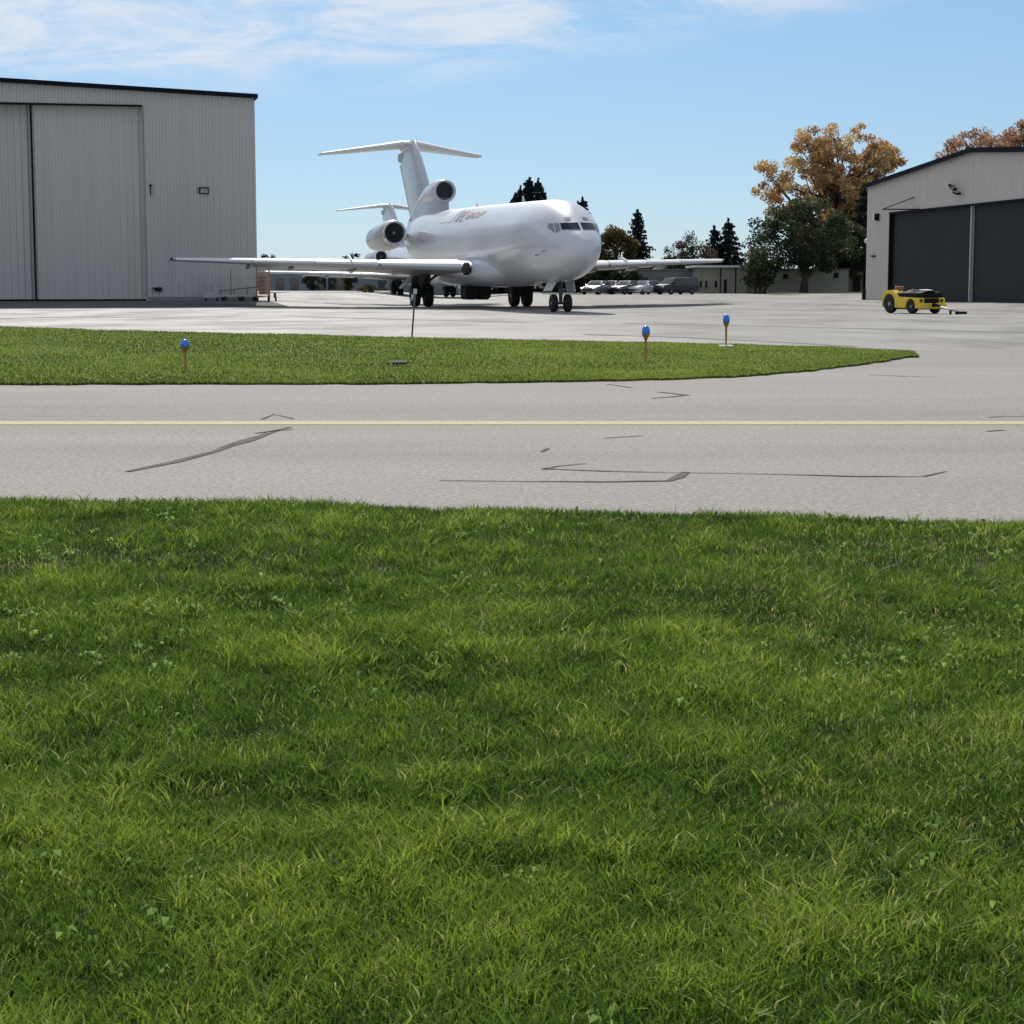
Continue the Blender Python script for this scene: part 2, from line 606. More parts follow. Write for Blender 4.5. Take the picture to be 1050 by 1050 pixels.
yl = G(525, 434.2).y
strip('yellow_taxiway_line', [(x, yl, 0) for x in range(-60, 61, 4)], [.5] * 31, .008, 'line')
SEALS = [
    ([(131, 484.5), (180, 474), (222, 463.5), (250, 452.5), (281, 443.5), (297, 438.5)], [.08, .14, .2, .22, .17, .12]),
    ([(262, 445), (285, 442), (302, 441)], [.04, .05, .03]),
    ([(268, 430.5), (281, 425.5), (301, 430)], [.05, .06, .05]),
    ([(450, 493.5), (520, 494.5), (620, 495), (686, 494), (694, 490), (703, 485)], [.03, .05, .06, .1, .16, .14]),
    ([(557, 481.5), (620, 484), (690, 485.5), (790, 487), (880, 489.5), (946, 489.5)], [.06, .06, .05, .045, .07, .04]),
    ([(555, 464), (562, 460.5)], [.04, .03]), ([(600, 476), (570, 479), (557, 482)], [.03, .04, .06]),
    ([(667, 409), (690, 407.5), (705, 405.8), (690, 404), (676, 402.5)], [.1, .15, .14, .1, .08]),
    ([(622, 394.5), (634, 396), (648, 398)], [.1, .1, .06]),
    ([(1015, 428.5), (1032, 427.5), (1062, 428)], [.08, .06, .05]), ([(1012, 443), (1030, 441.5)], [.05, .04]),
    ([(620, 450), (660, 447.5)], [.025, .02]), ([(948, 489.5), (970, 484)], [.03, .02]),
    ([(890, 384.5), (930, 386.5), (962, 387)], [.06, .08, .05]),
]
for pts, wd in SEALS:
    strip('crack_sealant', [G(*p) for p in pts], [.02 + q * .42 for q in wd], .009, 'seal', .45)
# expansion joints and dark tyre tracks of the apron
for pts, wd in [([(640, 331.5), (760, 334), (900, 337.5), (1060, 341)], [.5, .4, .4, .4]),
                ([(600, 343), (700, 346), (800, 351), (880, 355.5)], [.35, .35, .3, .25]),
                ([(290, 324), (420, 328), (560, 331)], [.3, .4, .3]),
                ([(-20, 327), (80, 325), (180, 326)], [.5, .7, .4])]:
    strip('apron_joint', [G(*p) for p in pts], wd, .006, 'joint', .5)


# ------------------------------------------------------------------ grass
rng = np.random.default_rng(11)


def vnoise(x, y, scale, seed):
    r = np.random.default_rng(seed)
    T = r.random((64, 64))
    x, y = x / scale, y / scale
    xi, yi = np.floor(x).astype(int), np.floor(y).astype(int)
    fx, fy = x - xi, y - yi
    fx, fy = fx * fx * (3 - 2 * fx), fy * fy * (3 - 2 * fy)
    a, b = T[xi % 64, yi % 64], T[(xi + 1) % 64, yi % 64]
    c, d = T[xi % 64, (yi + 1) % 64], T[(xi + 1) % 64, (yi + 1) % 64]
    return (a * (1 - fx) + b * fx) * (1 - fy) + (c * (1 - fx) + d * fx) * fy


def fbm(x, y, s, seed):
    return .5 * vnoise(x, y, s, seed) + .3 * vnoise(x, y, s * .45, seed + 1) + .2 * vnoise(x, y, s * .2, seed + 2)


def blades(name, px, py, pz, hgt, wid, tint, lean=.5):
    n = len(px)
    az = rng.random(n) * 2 * np.pi
    ln = hgt * (lean * (.25 + rng.random(n) * 1.1))
    dx, dy = np.cos(az) * ln, np.sin(az) * ln
    fa = rng.random(n) * np.pi
    wx, wy = np.cos(fa) * wid / 2, np.sin(fa) * wid / 2
    V = np.zeros((n, 5, 3))
    for k, (s, t, hh) in enumerate(((-1, 0, 0), (1, 0, 0), (-.8, .32, .58), (.8, .32, .58), (0, 1, 1))):
        V[:, k, 0] = px + wx * s + dx * t
        V[:, k, 1] = py + wy * s + dy * t
        V[:, k, 2] = pz + hgt * hh * (1 - .28 * (t > .9) * rng.random(n))
    base = np.arange(n)[:, None] * 5
    idx = np.concatenate([base + np.array([[0, 1, 3, 2]]), base + np.array([[2, 3, 4]])], 1)
    st = (np.arange(n)[:, None] * 7 + np.array([[0, 4]])).ravel()
    tot = np.tile([4, 3], n)
    tv = np.repeat(tint, 5).reshape(n, 5)
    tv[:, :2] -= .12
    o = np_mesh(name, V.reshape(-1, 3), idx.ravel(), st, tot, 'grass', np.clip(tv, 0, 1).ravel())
    return tag(o, kind='stuff')


# near edge of the taxiway = far edge of the lawn
EDGE = [(-420, 505), (-200, 508.5), (0, 512.5), (260, 516), (525, 521.5), (800, 529), (1050, 538), (1300, 547), (1600, 560)]
EDGE = [(u_, v_ + 6.5) for u_, v_ in EDGE]
EX = np.array([G(*p).x for p in EDGE])
EY = np.array([G(*p).y for p in EDGE])


def lawn_edge(x):
    return np.interp(x, EX, EY) + .10 * (fbm(x, x * 0 + 3.3, .5, 5) - .5)


def lawn_z(x, y):
    e = np.interp(x, EX, EY)
    up = ss(0, .45, e - y) * .055
    return up + .05 * (fbm(x, y, 1.6, 21) - .5) * ss(0, 1, e - y)


gx = np.concatenate([np.linspace(-40, -8, 18)[:-1], np.linspace(-8, 8, 100), np.linspace(8, 40, 18)[1:]])
b = MB()
rows = 90
V = []
for j in range(rows + 1):
    t = j / rows
    for x in gx:
        e = float(lawn_edge(np.array([x]))[0])
        y = e - (1 - t) ** 1.6 * (e + 6)
        V.append((x, y, float(lawn_z(np.array([x]), np.array([y]))[0]) + .006 - (.03 if j == rows else 0)))
n = len(gx)
b.add(V, [(j * n + i, j * n + i + 1, (j + 1) * n + i + 1, (j + 1) * n + i) for j in range(rows) for i in range(n - 1)])
tag(b.build('lawn_ground', 'soil', smooth=True, fix=False), kind='structure')


def lawn_points(n, y0, y1, marg):
    y = np.sqrt(rng.random(n) * ((y1 + 3) ** 2 - (y0 + 3) ** 2) + (y0 + 3) ** 2) - 3
    x = (rng.random(n) * 2 - 1) * (y * .28 + marg)
    k = y < lawn_edge(x) + .02
    return x[k], y[k]


px, py = [], []
for n, a, c in ((150000, 2.6, 5.5), (150000, 5.5, 9.0), (130000, 9.0, 14.2)):
    x, y = lawn_points(n, a, c, 1.0)
    px.append(x)
    py.append(y)
px, py = np.concatenate(px), np.concatenate(py)
big = fbm(px, py, 1.1, 31)
med = fbm(px, py, .27, 41)
tuft = np.clip((fbm(px, py, .75, 51) - .56) * 5, 0, 1)
bare = np.clip((.34 - fbm(px, py, .4, 61)) * 6, 0, 1)
keep = rng.random(len(px)) > bare * .35
px, py, big, med, tuft, bare = [a[keep] for a in (px, py, big, med, tuft, bare)]
n = len(px)
hgt = (.03 + .04 * med + .045 * tuft * rng.random(n)) * (.6 + .75 * rng.random(n)) * (1 - .4 * bare)
wid = .0028 + .0026 * rng.random(n) + .002 * tuft + .00022 * py
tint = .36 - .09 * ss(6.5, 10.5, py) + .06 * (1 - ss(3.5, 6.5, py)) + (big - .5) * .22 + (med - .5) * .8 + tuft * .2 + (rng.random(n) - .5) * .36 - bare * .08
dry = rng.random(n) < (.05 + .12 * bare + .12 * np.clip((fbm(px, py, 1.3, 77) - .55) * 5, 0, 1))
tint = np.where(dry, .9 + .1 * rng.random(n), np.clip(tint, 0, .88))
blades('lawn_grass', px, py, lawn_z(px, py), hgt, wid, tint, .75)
# taller uncut tufts: blades fanning out from one root
tx, ty = lawn_points(2100, 2.8, 14, .8)
k = fbm(tx, ty, .75, 51) > .47
tx, ty = tx[k], ty[k]
cnt = rng.integers(7, 22, len(tx))
bx, by = np.repeat(tx, cnt), np.repeat(ty, cnt)
n = len(bx)
an, rr_ = rng.random(n) * 6.283, .022 * np.sqrt(rng.random(n))
hh_ = np.repeat(.055 + .05 * rng.random(len(tx)), cnt) * (.6 + .6 * rng.random(n))
tt_ = np.clip(np.repeat(.28 + .5 * rng.random(len(tx)), cnt) + (rng.random(n) - .5) * .3, 0, .88)
tt_ = np.where(rng.random(n) < .04, .97, tt_)
bx, by = bx + np.cos(an) * rr_, by + np.sin(an) * rr_
k = by < lawn_edge(bx)
blades('tall_grass_tufts', bx[k], by[k], lawn_z(bx[k], by[k]), hh_[k], (.0042 + .003 * rng.random(n) + .0001 * by)[k], tt_[k], 1.0)

# broad-leaved weeds in rosettes
V, T = [], []
wx, wy = lawn_points(1700, 2.8, 13.5, .8)
cl = fbm(wx, wy, 1.1, 71) > .5
wx, wy = wx[cl], wy[cl]
for x, y in zip(wx, wy):
    z0 = float(lawn_z(np.array([x]), np.array([y]))[0])
    m = rng.integers(4, 9)
    a0 = rng.random() * 6.3
    tb = rng.random() * .6
    Ln = .018 + .025 * rng.random()
    for q in range(m):
        a = a0 + q * 6.283 / m + rng.normal() * .2
        l = Ln * (.7 + .6 * rng.random())
        wd = l * .24
        up = .02 + .03 * rng.random()
        c, s = math.cos(a), math.sin(a)
        for (r, sd, zz) in ((.1, 0, .012), (.5, -1, .012 + up), (.5, 1, .012 + up), (1, 0, .012 + up * .7)):
            V.append((x + c * l * r - s * wd * sd, y + s * l * r + c * wd * sd, z0 + zz))
            T.append(tb + .4 * rng.random())
V = np.array(V)
n = len(V) // 4
idx = (np.arange(n)[:, None] * 4 + np.array([[0, 1, 3, 2]])).ravel()
tag(np_mesh('broadleaf_weeds', V, idx, np.arange(n) * 4, np.full(n, 4), 'weed', np.array(T)), kind='stuff')

# island of grass between taxiway and apron
NEAR = [(-500, 396.5), (-60, 396), (0, 395.3), (200, 395), (400, 394.5), (525, 393), (650, 391), (750, 387.5), (820, 382.5), (870, 376.5), (905, 371.5), (932, 366.8)]
FAR = [(926, 363.8), (850, 359.8), (750, 356.6), (640, 354), (530, 352), (420, 349), (300, 346), (200, 343.5), (100, 341), (0, 337.5), (-60, 335.5), (-500, 328)]


def dense(pts, step):
    out = []
    for a, c in zip(pts[:-1], pts[1:]):
        k = max(1, int((G(*c) - G(*a)).length / step))
        for i in range(k):
            out.append((a[0] + (c[0] - a[0]) * i / k, a[1] + (c[1] - a[1]) * i / k))
    out.append(pts[-1])
    return out


nb = [G(*p) for p in dense(NEAR, .25)]
fb = [G(*p) for p in dense(FAR, .8)]
jr = random.Random(4)
for p in nb:
    p.y += jr.uniform(-.12, .12)
for p in fb:
    p.y += jr.uniform(-.35, .35)
NX, NY = np.array([p.x for p in nb]), np.array([p.y for p in nb])
fbs = sorted(fb, key=lambda p: p.x)
FX, FY = np.array([p.x for p in fbs]), np.array([p.y for p in fbs])
TIPX = max(NX.max(), FX.max())


def isl_span(x):
    return np.interp(x, NX, NY), np.interp(x, FX, FY)


def isl_z(x, y):
    a, c = isl_span(x)
    d = np.minimum(y - a, c - y)
    return .015 + .065 * ss(0, .5, d) + .06 * (fbm(x, y, 4, 81) - .4) * ss(0, 4, d)


ix = np.concatenate([np.linspace(-24, -12, 14)[:-1], np.linspace(-12, TIPX - .02, 130)])
b = MB()
V = []
rows = 36
for i, x in enumerate(ix):
    a, c = [float(q) for q in isl_span(np.array([x]))]
    for j in range(rows + 1):
        t = j / rows
        t = t * t * (3 - 2 * t)
        y = a + (c - a) * t
        V.append((x, y, (float(isl_z(np.array([x]), np.array([y]))[0]) if 0 < j < rows else -.005)))
n = rows + 1
b.add(V, [(i * n + j, i * n + j + 1, (i + 1) * n + j + 1, (i + 1) * n + j) for i in range(len(ix) - 1) for j in range(rows)])
tag(b.build('island_ground', mat('island_turf', (.05, .085, .016), .95, var=.4, scale=2.2, bump=.5, bscale=30), smooth=True), kind='structure')
n = 420000
x = -24 + rng.random(n) * (TIPX + 24)
a, c = isl_span(x)
y = a + (c - a) * rng.random(n) ** 1.7
k = (np.abs(x) < y * .3 + 2) & (c - a > .05)
x, y = x[k], y[k]
# a fringe of longer blades along the near kerbless edge
m = 26000
xf = -13 + rng.random(m) * (TIPX + 13)
af, cf = isl_span(xf)
yf = af + rng.random(m) * .25 * np.minimum(1, (cf - af))
x, y = np.concatenate([x, xf]), np.concatenate([y, yf])
n = len(x)
tn = .34 + (fbm(x, y, 3.2, 91) - .5) * .75 + (fbm(x, y, .9, 95) - .5) * .4 + (rng.random(n) - .5) * .25
tn = np.where(rng.random(n) < .04 + .35 * ss(12, TIPX, x), .86 + .14 * rng.random(n), np.clip(tn, 0, .86))
blades('island_grass', x, y, isl_z(x, y) - .005, (.03 + .035 * rng.random(n)), .006 + .00022 * y * (.6 + rng.random(n)), tn, .6)


# ------------------------------------------------------------------ airliner
#            y     top   bottom half-w  widest z
FUS = [(0.0, 2.79, 2.77, .01, 2.78), (.05, 3.0, 2.56, .21, 2.78), (.18, 3.19, 2.38, .40, 2.8), (.45, 3.40, 2.17, .62, 2.84),
       (.85, 3.67, 1.98, .83, 2.9), (1.3, 3.93, 1.82, .99, 2.98), (1.75, 4.2, 1.70, 1.13, 3.08), (2.2, 4.48, 1.60, 1.26, 3.17),
       (2.7, 4.74, 1.52, 1.39, 3.25), (3.3, 4.97, 1.45, 1.53, 3.32), (4.2, 5.14, 1.40, 1.69, 3.38), (5.5, 5.24, 1.38, 1.83, 3.41),
       (7, 5.28, 1.37, 1.88, 3.42), (13, 5.38, 1.35, 1.88, 3.44), (21, 5.5, 1.3, 1.88, 3.46), (28, 5.58, 1.3, 1.88, 3.5), (30.5, 5.61, 1.45, 1.87, 3.55),
       (33, 5.63, 1.9, 1.78, 3.65), (36, 5.58, 2.5, 1.5, 3.85), (38.5, 5.4, 3.05, 1.15, 4.1), (40.5, 5.2, 3.5, .8, 4.25), (41.8, 5.0, 3.78, .5, 4.3)]
FT = np.array(FUS)


def _tan(X, Y):
    d = np.diff(Y) / np.diff(X)
    t = np.zeros(len(X))
    for i in range(1, len(X) - 1):
        if d[i - 1] * d[i] > 0:
            w1, w2 = 2 * (X[i + 1] - X[i]) + X[i] - X[i - 1], X[i + 1] - X[i] + 2 * (X[i] - X[i - 1])
            t[i] = (w1 + w2) / (w1 / d[i - 1] + w2 / d[i])
    t[0], t[-1] = d[0], d[-1]
    return t


FTAN = [_tan(FT[:, 0], FT[:, k]) for k in range(5)]


def fus(y):
    """top, bottom, half width, widest height of the fuselage at station y (monotone cubic)"""
    y = min(max(y, 0), FT[-1, 0])
    i = min(int(np.searchsorted(FT[:, 0], y, 'right')) - 1, len(FT) - 2)
    h = FT[i + 1, 0] - FT[i, 0]
    t = (y - FT[i, 0]) / h
    o = []
    for k in range(1, 5):
        a, c, ta, tb = FT[i, k], FT[i + 1, k], FTAN[k][i] * h, FTAN[k][i + 1] * h
        o.append((2 * t**3 - 3 * t * t + 1) * a + (t**3 - 2 * t * t + t) * ta + (-2 * t**3 + 3 * t * t) * c + (t**3 - t * t) * tb)
    return o


def fpt(y, phi, off=0):
    zt, zb, wd, zc = fus(y)
    c, s = math.cos(phi), math.sin(phi)
    return Vector(((wd + off) * s, y, zc + ((zt - zc + off) * c if c > 0 else (zc - zb + off) * c)))


def ysolve(x, z):
    lo, hi = 0, 8
    for _ in range(40):
        y = (lo + hi) / 2
        zt, zb, wd, zc = fus(y)
        h = (zt - zc) if z > zc else (zc - zb)
        if (x / max(wd, .01)) ** 2 + ((z - zc) / max(h, .01)) ** 2 > 1:
            lo = y
        else:
            hi = y
    return hi


def front_patch(mb, q, n=8, off=.018):
    """four corners (x, z) seen from ahead, draped over the nose"""
    q = [Vector(p) for p in q]
    V, Fc = [], []
    for i in range(n + 1):
        for j in range(n + 1):
            a, c = i / n, j / n
            p = q[0].lerp(q[1], a).lerp(q[3].lerp(q[2], a), c)
            y = ysolve(p.x, p.y)
            zt, zb, wd, zc = fus(y)
            nrm = Vector((p.x / wd**2, -.6, (p.y - zc) / 1.2**2)).normalized()
            P = Vector((p.x, y, p.y)) + nrm * off
            V.append(P)
    for i in range(n):
        for j in range(n):
            Fc.append((i * (n + 1) + j, (i + 1) * (n + 1) + j, (i + 1) * (n + 1) + j + 1, i * (n + 1) + j + 1))
    mb.add(V, Fc)
    return mb


def airfoil(n=14):
    up = []
    for k in range(n + 1):
        x = .5 * (1 - math.cos(math.pi * k / n))
        t = 5 * (.2969 * math.sqrt(x) - .126 * x - .3516 * x**2 + .2843 * x**3 - .1036 * x**4)
        up.append((x, t))
    prof = [(x, t + .13 * (1 - (2 * x - 1) ** 2)) for x, t in reversed(up)] + [(x, -t * .8 + .13 * (1 - (2 * x - 1) ** 2)) for x, t in up[1:]]
    return prof


AF = airfoil()


def surf(mb, secs, prof=AF):
    """secs: (x, yLE, zLE, chord, thickness, twist drop) -> lofted flying surface"""
    rings = []
    for x, yl_, zl, c, th, tw in secs:
        rings.append([(x, yl_ + px_ * c, zl + pz_ * c * th * .135 - tw * px_) for px_, pz_ in prof])
    return mb.loft(rings)


def lerp_sec(a, b, t):
    return tuple(p + (q - p) * t for p, q in zip(a, b))


WING = [(1.2, 13.6, 2.16, 11.2, .5, .42), (2.5, 14.6, 2.2, 10.0, .5, .4), (6.4, 17.75, 2.33, 7.0, .5, .25), (16.46, 27.6, 2.66, 2.4, .66, .08)]


def wsec(s):
    for a, c in zip(WING[:-1], WING[1:]):
        if s <= c[0]:
            return lerp_sec(a, c, (s - a[0]) / (c[0] - a[0]))
    return WING[-1]


def text_mesh(body, shear=.25):
    cu_ = bpy.data.curves.new('lettering', 'FONT')
    cu_.body = body
    cu_.shear = shear
    cu_.resolution_u = 3
    ob = bpy.data.objects.new('lettering', cu_)
    COL.objects.link(ob)
    bpy.context.view_layer.update()
    me = ob.evaluated_get(bpy.context.evaluated_depsgraph_get()).to_mesh()
    bm = bmesh.new()
    bm.from_mesh(me)
    bpy.data.objects.remove(ob)
    bpy.data.curves.remove(cu_)
    bmesh.ops.triangulate(bm, faces=bm.faces)
    for _ in range(2):
        bmesh.ops.subdivide_edges(bm, edges=[e for e in bm.edges if e.calc_length() > .15], cuts=1)
        bmesh.ops.triangulate(bm, faces=bm.faces)
    bm.verts.index_update()
    V = [v.co.copy() for v in bm.verts]
    Fc = [[v.index for v in f.verts] for f in bm.faces]
    bm.free()
    return V, Fc


def wheel(parent, c, r, wd, hubr, axis='x'):
    """aircraft or vehicle wheel: tyre with rim and hub as a sub-part"""
    mb = MB()
    k = wd / 2
    mb.lathe([(-k * .8, hubr), (-k, r * .72), (-k * .92, r * .88), (-k * .6, r * .98), (0, r), (k * .6, r * .98), (k * .92, r * .88), (k, r * .72), (k * .8, hubr)], c, axis, 28)
    t = mb.build('wheel', 'tyre', parent, True, 40)
    h = MB()
    h.lathe([(-k * .86, .02), (-k * .84, hubr * .4), (-k * .7, hubr * .5), (-k * .78, hubr * .98), (k * .78, hubr * .98), (k * .7, hubr * .5), (k * .84, hubr * .4), (k * .86, .02)], c, axis, 20)
    h.build('hub', 'hub', t, True, 35)
    return t


def make_airliner():
    root = thing('jet_airliner', '', 'airplane')
    # fuselage
    ys = [0, .01, .03, .06, .1, .15, .22, .3, .4, .52, .66, .82, 1, 1.2, 1.4, 1.6, 1.8, 2, 2.2, 2.45, 2.7, 3, 3.3, 3.7, 4.2, 4.8, 5.5, 6.2, 7] + \
         list(np.arange(8, 28, 1.0)) + list(np.arange(28, 41.8, .6)) + [41.8]
    n = 56
    mb = MB()
    mb.loft([[fpt(y, 2 * math.pi * k / n) for k in range(n)] for y in ys])
    body = mb.build('fuselage', 'white', root, True, 50)
    # cockpit glazing
    for sgn in (-1, 1):
        for q, m in (([(.05, 3.74), (.78, 3.74), (.76, 4.04), (.05, 4.06)], 'glass'),
                     ([(.83, 3.74), (1.0, 3.58), (.96, 4.04), (.81, 4.04)], 'greyglass'),
                     ([(1.04, 3.62), (1.19, 3.82), (1.15, 4.03), (1.0, 4.04)], 'greyglass')):
            front_patch(MB(), [(x * sgn, z) for x, z in q]).build('cockpit_window', m, body, True)
        front_patch(MB(), [(x * sgn, z) for x, z in [(.25, 4.2), (.58, 4.19), (.5, 4.31), (.3, 4.32)]], 6).build('eyebrow_window', 'greyglass', body, True)
    for sgn in (-1, 1):
        wp = MB()
        wp.tube([(.12 * sgn, 1.40, 3.69), (.45 * sgn, 1.40, 3.78)], .012, 6)
        wp.build('wiper', 'black', body)
    # probes and blade aerials
    for sgn in (-1, 1):
        for y, ph in ((2.6, 105), (3.4, 112)):
            pb = MB()
            p = fpt(y, R(ph) * sgn)
            pb.tube([p, p + Vector((.1 * sgn, -.02, 0)), p + Vector((.12 * sgn, -.22, 0))], .022, 6)
            pb.build('probe', 'black', body)
    for y, top in ((11.5, True), (22.0, True), (9, False)):
        z = 5.36 if top else 1.38
        d = .32 if top else -.3
        ae = MB()
        ae.prism([(-.02, y, z), (-.02, y + .45, z), (-.02, y + .5, z + d), (-.02, y + .3, z + d)], (.04, 0, 0))
        ae.build('aerial', 'white', body)
    # lettering on the upper starboard side
    for bodytxt, y0, ln, ph0, ph1, m in (('IFL', 21.4, 2.1, 55, 31, 'logo_grey'), ('GROUP', 19.1, 4.1, 51, 37, 'logo_red')):
        V, Fc = text_mesh(bodytxt)
        xm, ym = max(v.x for v in V), max(v.y for v in V)
        mb = MB()
        mb.add([fpt(y0 - v.x / xm * ln, -R(ph0 + (ph1 - ph0) * v.y / ym), .02) for v in V], Fc)
        mb.build('lettering', m, body, fix=False)
    mb = MB()
    V = [fpt(y, -R(p), .012) for y in np.linspace(22.2, 25.5, 9) for p in np.linspace(18, 54, 9)]
    mb.add(V, [(i * 9 + j, i * 9 + j + 1, (i + 1) * 9 + j + 1, (i + 1) * 9 + j) for i in range(8) for j in range(8)])
    mb.build('repainted_patch', 'patch', body, True)
    # belly fairing round the wing root
    mb = MB()
    rings = []
    for y, s in ((11.6, .55), (12.6, .82), (14, .97), (16, 1.0), (22, 1.0), (24.5, .97), (26.2, .8), (27.4, .55)):
        ring = []
        for k in range(32):
            a = 2 * math.pi * k / 32
            c_, s_ = math.cos(a), math.sin(a)
            ring.append((2.14 * s * math.copysign(abs(s_) ** .8, s_), y, 1.98 + .86 * s * math.copysign(abs(c_) ** .8, c_)))
        rings.append(ring)
    mb.loft(rings)
    mb.build('belly_fairing', 'white', root, True, 60)
    # wings
    for sgn in (-1, 1):
        mb = MB()
        secs = [wsec(s) for s in (1.2, 2.5, 4.5, 6.4, 9, 12, 15, 16.3)]
        secs = [(sgn * s[0],) + tuple(s[1:]) for s in secs]
        tip = wsec(16.46)
        secs.append((sgn * 16.49, tip[1] + .25, tip[2] + .0, tip[3] - .4, .4, .1))
        surf(mb, secs)
        wing = mb.build('wing', 'undergrey', root, True, 50)
        # leading edge: inboard flaps and outboard slats in bright metal
        nose = [(x, t) for x, t in AF if x < .14]
        for s0, s1, ext in ((2.55, 6.2, .02), (6.35, 9.3, .05), (9.36, 12.3, .05), (12.36, 16.2, .05)):
            mb = MB()
            rings = []
            for t in (0, .5, 1):
                s = wsec(s0 + (s1 - s0) * t)
                rings.append([(sgn * s[0], s[1] - ext - .03 + p * s[3] * 1.0, s[2] - .02 + q * s[3] * s[4] * .135 * 1.2 - .01) for p, q in nose])
            mb.loft(rings)
            mb.build('slat', 'slat', wing, True, 50)
        # root end of the leading edge: dark landing light bay
        s = wsec(2.3)
        mb = MB()
        mb.lathe([(-.2, .2), (-.12, .33), (.12, .34), (.2, .2)], (sgn * 2.3, s[1] + .25, s[2] - .12), 'x', 16)
        mb.build('landing_light_bay', 'welldark', wing, True, 40)
        # drooped trailing edge flaps
        for s0, s1, drop in ((2.6, 6.5, .34), (7.2, 9.85, .36), (10.1, 11.9, .34)):
            mb = MB()
            rings = []
            for t in (0, 1):
                a = wsec(s0 + (s1 - s0) * t)
                ch = a[3] * .24 + .35
                y0, z0 = a[1] + a[3] * .86, a[2] - a[5] * .9 - .02
                rings.append([(sgn * a[0], y0 + px_ * ch * .95, z0 + .06 + pz_ * ch * .13 - px_ * drop * .5) for px_, pz_ in AF])
            mb.loft(rings)
            mb.build('flap', 'undergrey', wing, True, 50)
        for s0 in (4.6, 6.85, 9.98, 12.2):
            a = wsec(s0)
            mb = MB()
            y0, z0 = a[1] + a[3] * .55, a[2] - a[5] * .6 - .12
            rings = []
            for t, r in ((0, .03), (.25, .13), (.6, .17), (1, .04)):
                rings.append([(sgn * s0 + r * .7 * math.cos(q * .785), y0 + t * 2.6, z0 - .14 * t * t - .02 + r * .8 * math.sin(q * .785)) for q in range(8)])
            mb.loft(rings)
            mb.build('flap_track_fairing', 'undergrey', wing, True, 60)
        mb = MB()
        mb.lathe([(0, .02), (.06, .07), (.3, .08), (.45, .03)], (sgn * 16.42, tip[1] - .02, tip[2] + .02), 'y', 10)
        mb.build('tip_light', 'glass', wing, True)
        # wing fence
        a = wsec(7.6)
        mb = MB()
        mb.prism([(sgn * 7.6, a[1] - .18, a[2] - .1), (sgn * 7.6, a[1] + 1.6, a[2] + .3), (sgn * 7.6, a[1] + 1.0, a[2] + .42), (sgn * 7.6, a[1] - .12, a[2] + .2)], (.03, 0, 0))
        mb.build('wing_fence', 'slat', wing)
        # main gear
        g = MB()
        cx = 2.86 * sgn
        g.tube([(cx, 23.9, .62), (cx, 23.8, 2.3)], [.12, .17], 12)
        g.tube([(cx - .5 * sgn, 23.9, .62), (cx + .5 * sgn, 23.9, .62)], .09, 10)
        g.tube([(cx, 23.85, 1.1), (cx - 1.1 * sgn, 23.6, 2.0)], .07, 8)
        g.tube([(cx, 23.8, 1.0), (cx, 22.6, 1.95)], .06, 8)
        gear = g.build('main_gear', 'gear', root, True, 40)
        for k in (-.37, .37):
            wheel(gear, (cx + k, 23.9, .622), .622, .5, .27)
        d = MB()
        d.box((cx + .88 * sgn, 23.7, 1.42), (.05, 1.1, 1.05), (0, -.75 * sgn, 0), bev=.015)
        d.build('gear_door', 'undergrey', gear)
        d = MB()
        d.box((cx - .1 * sgn, 24.6, 1.35), (1.1, .06, 1.3), bev=.02)
        d.build('gear_door', 'gear', gear)
        d = MB()
        cx_ = .5 if sgn > 0 else -.25
        pr = [(cx_ + a_, 22.6, z_) for a_, z_ in ((-.36, 1.4), (.36, 1.4), (.37, .8), (.3, .52), (.16, .4), (-.2, .4), (-.32, .5))]
        d.prism(pr, (0, 1.5, 0))
        d.build('belly_door', 'welldark', root)
        # tailplane
        mb = MB()
        rt, tp = (.1, 41.6, 10.28, 4.0, .9, .12), (5.42, 44.9, 9.75, 1.55, .75, .04)
        surf(mb, [(sgn * s[0],) + tuple(s[1:]) for s in (rt, lerp_sec(rt, tp, .5), tp, (5.5, 45.2, 9.76, 1.1, .4, .03))])
        st = mb.build('tailplane', 'fingrey', root, True, 50)
        mb = MB()
        rings = []
        for t in (.06, .5, .99):
            s = lerp_sec(rt, tp, t)
            rings.append([(sgn * s[0], s[1] - .03 + p * s[3], s[2] + q * s[3] * s[4] * .135 * 1.25 + .005) for p, q in nose])
        mb.loft(rings)
        mb.build('leading_edge', 'slat', st, True, 50)
        # side engine
        ex = 2.72 * sgn
        mb = MB()
        prof = [(33.05, .60, 4.33), (32.98, .66, 4.33), (33.02, .72, 4.33), (33.3, .79, 4.32), (34, .85, 4.27), (35, .89, 4.21), (36.5, .88, 4.15), (38, .8, 4.1), (39.4, .72, 4.06), (40.2, .58, 4.06), (40.2, .5, 4.06), (39.6, .45, 4.06)]
        mb.loft([[(ex + r * math.cos(2 * math.pi * k / 32), y, z + r * math.sin(2 * math.pi * k / 32)) for k in range(32)] for y, r, z in prof], False, True)
        nac = mb.build('engine_nacelle', 'nacelle', root, True, 50)
        mb = MB()
        mb.lathe([(.5, .585), (.1, .59), (-.06, .64), (-.09, .68), (-.05, .73), (.12, .765)], (ex, 33.05, 4.33), 'y', 36, False)
        mb.build('intake_lip', 'lip', nac, True, 60, fix=False)
        mb = MB()
        mb.lathe([(0, .0), (0, .595)], (ex, 33.5, 4.33), 'y', 32, False)
        for k in range(20):
            a = 2 * math.pi * k / 20
            mb.prism([(ex + r * math.cos(a + q), 33.42 + .06 * q, 4.33 + r * math.sin(a + q)) for r, q in ((.14, 0), (.57, -.05), (.57, .14), (.14, .2))], (0, .02, 0))
        mb.build('fan', 'fandark', nac)
        mb = MB()
        mb.lathe([(-.28, .01), (-.24, .06), (-.1, .12), (.05, .15)], (ex, 33.42, 4.33), 'y', 16)
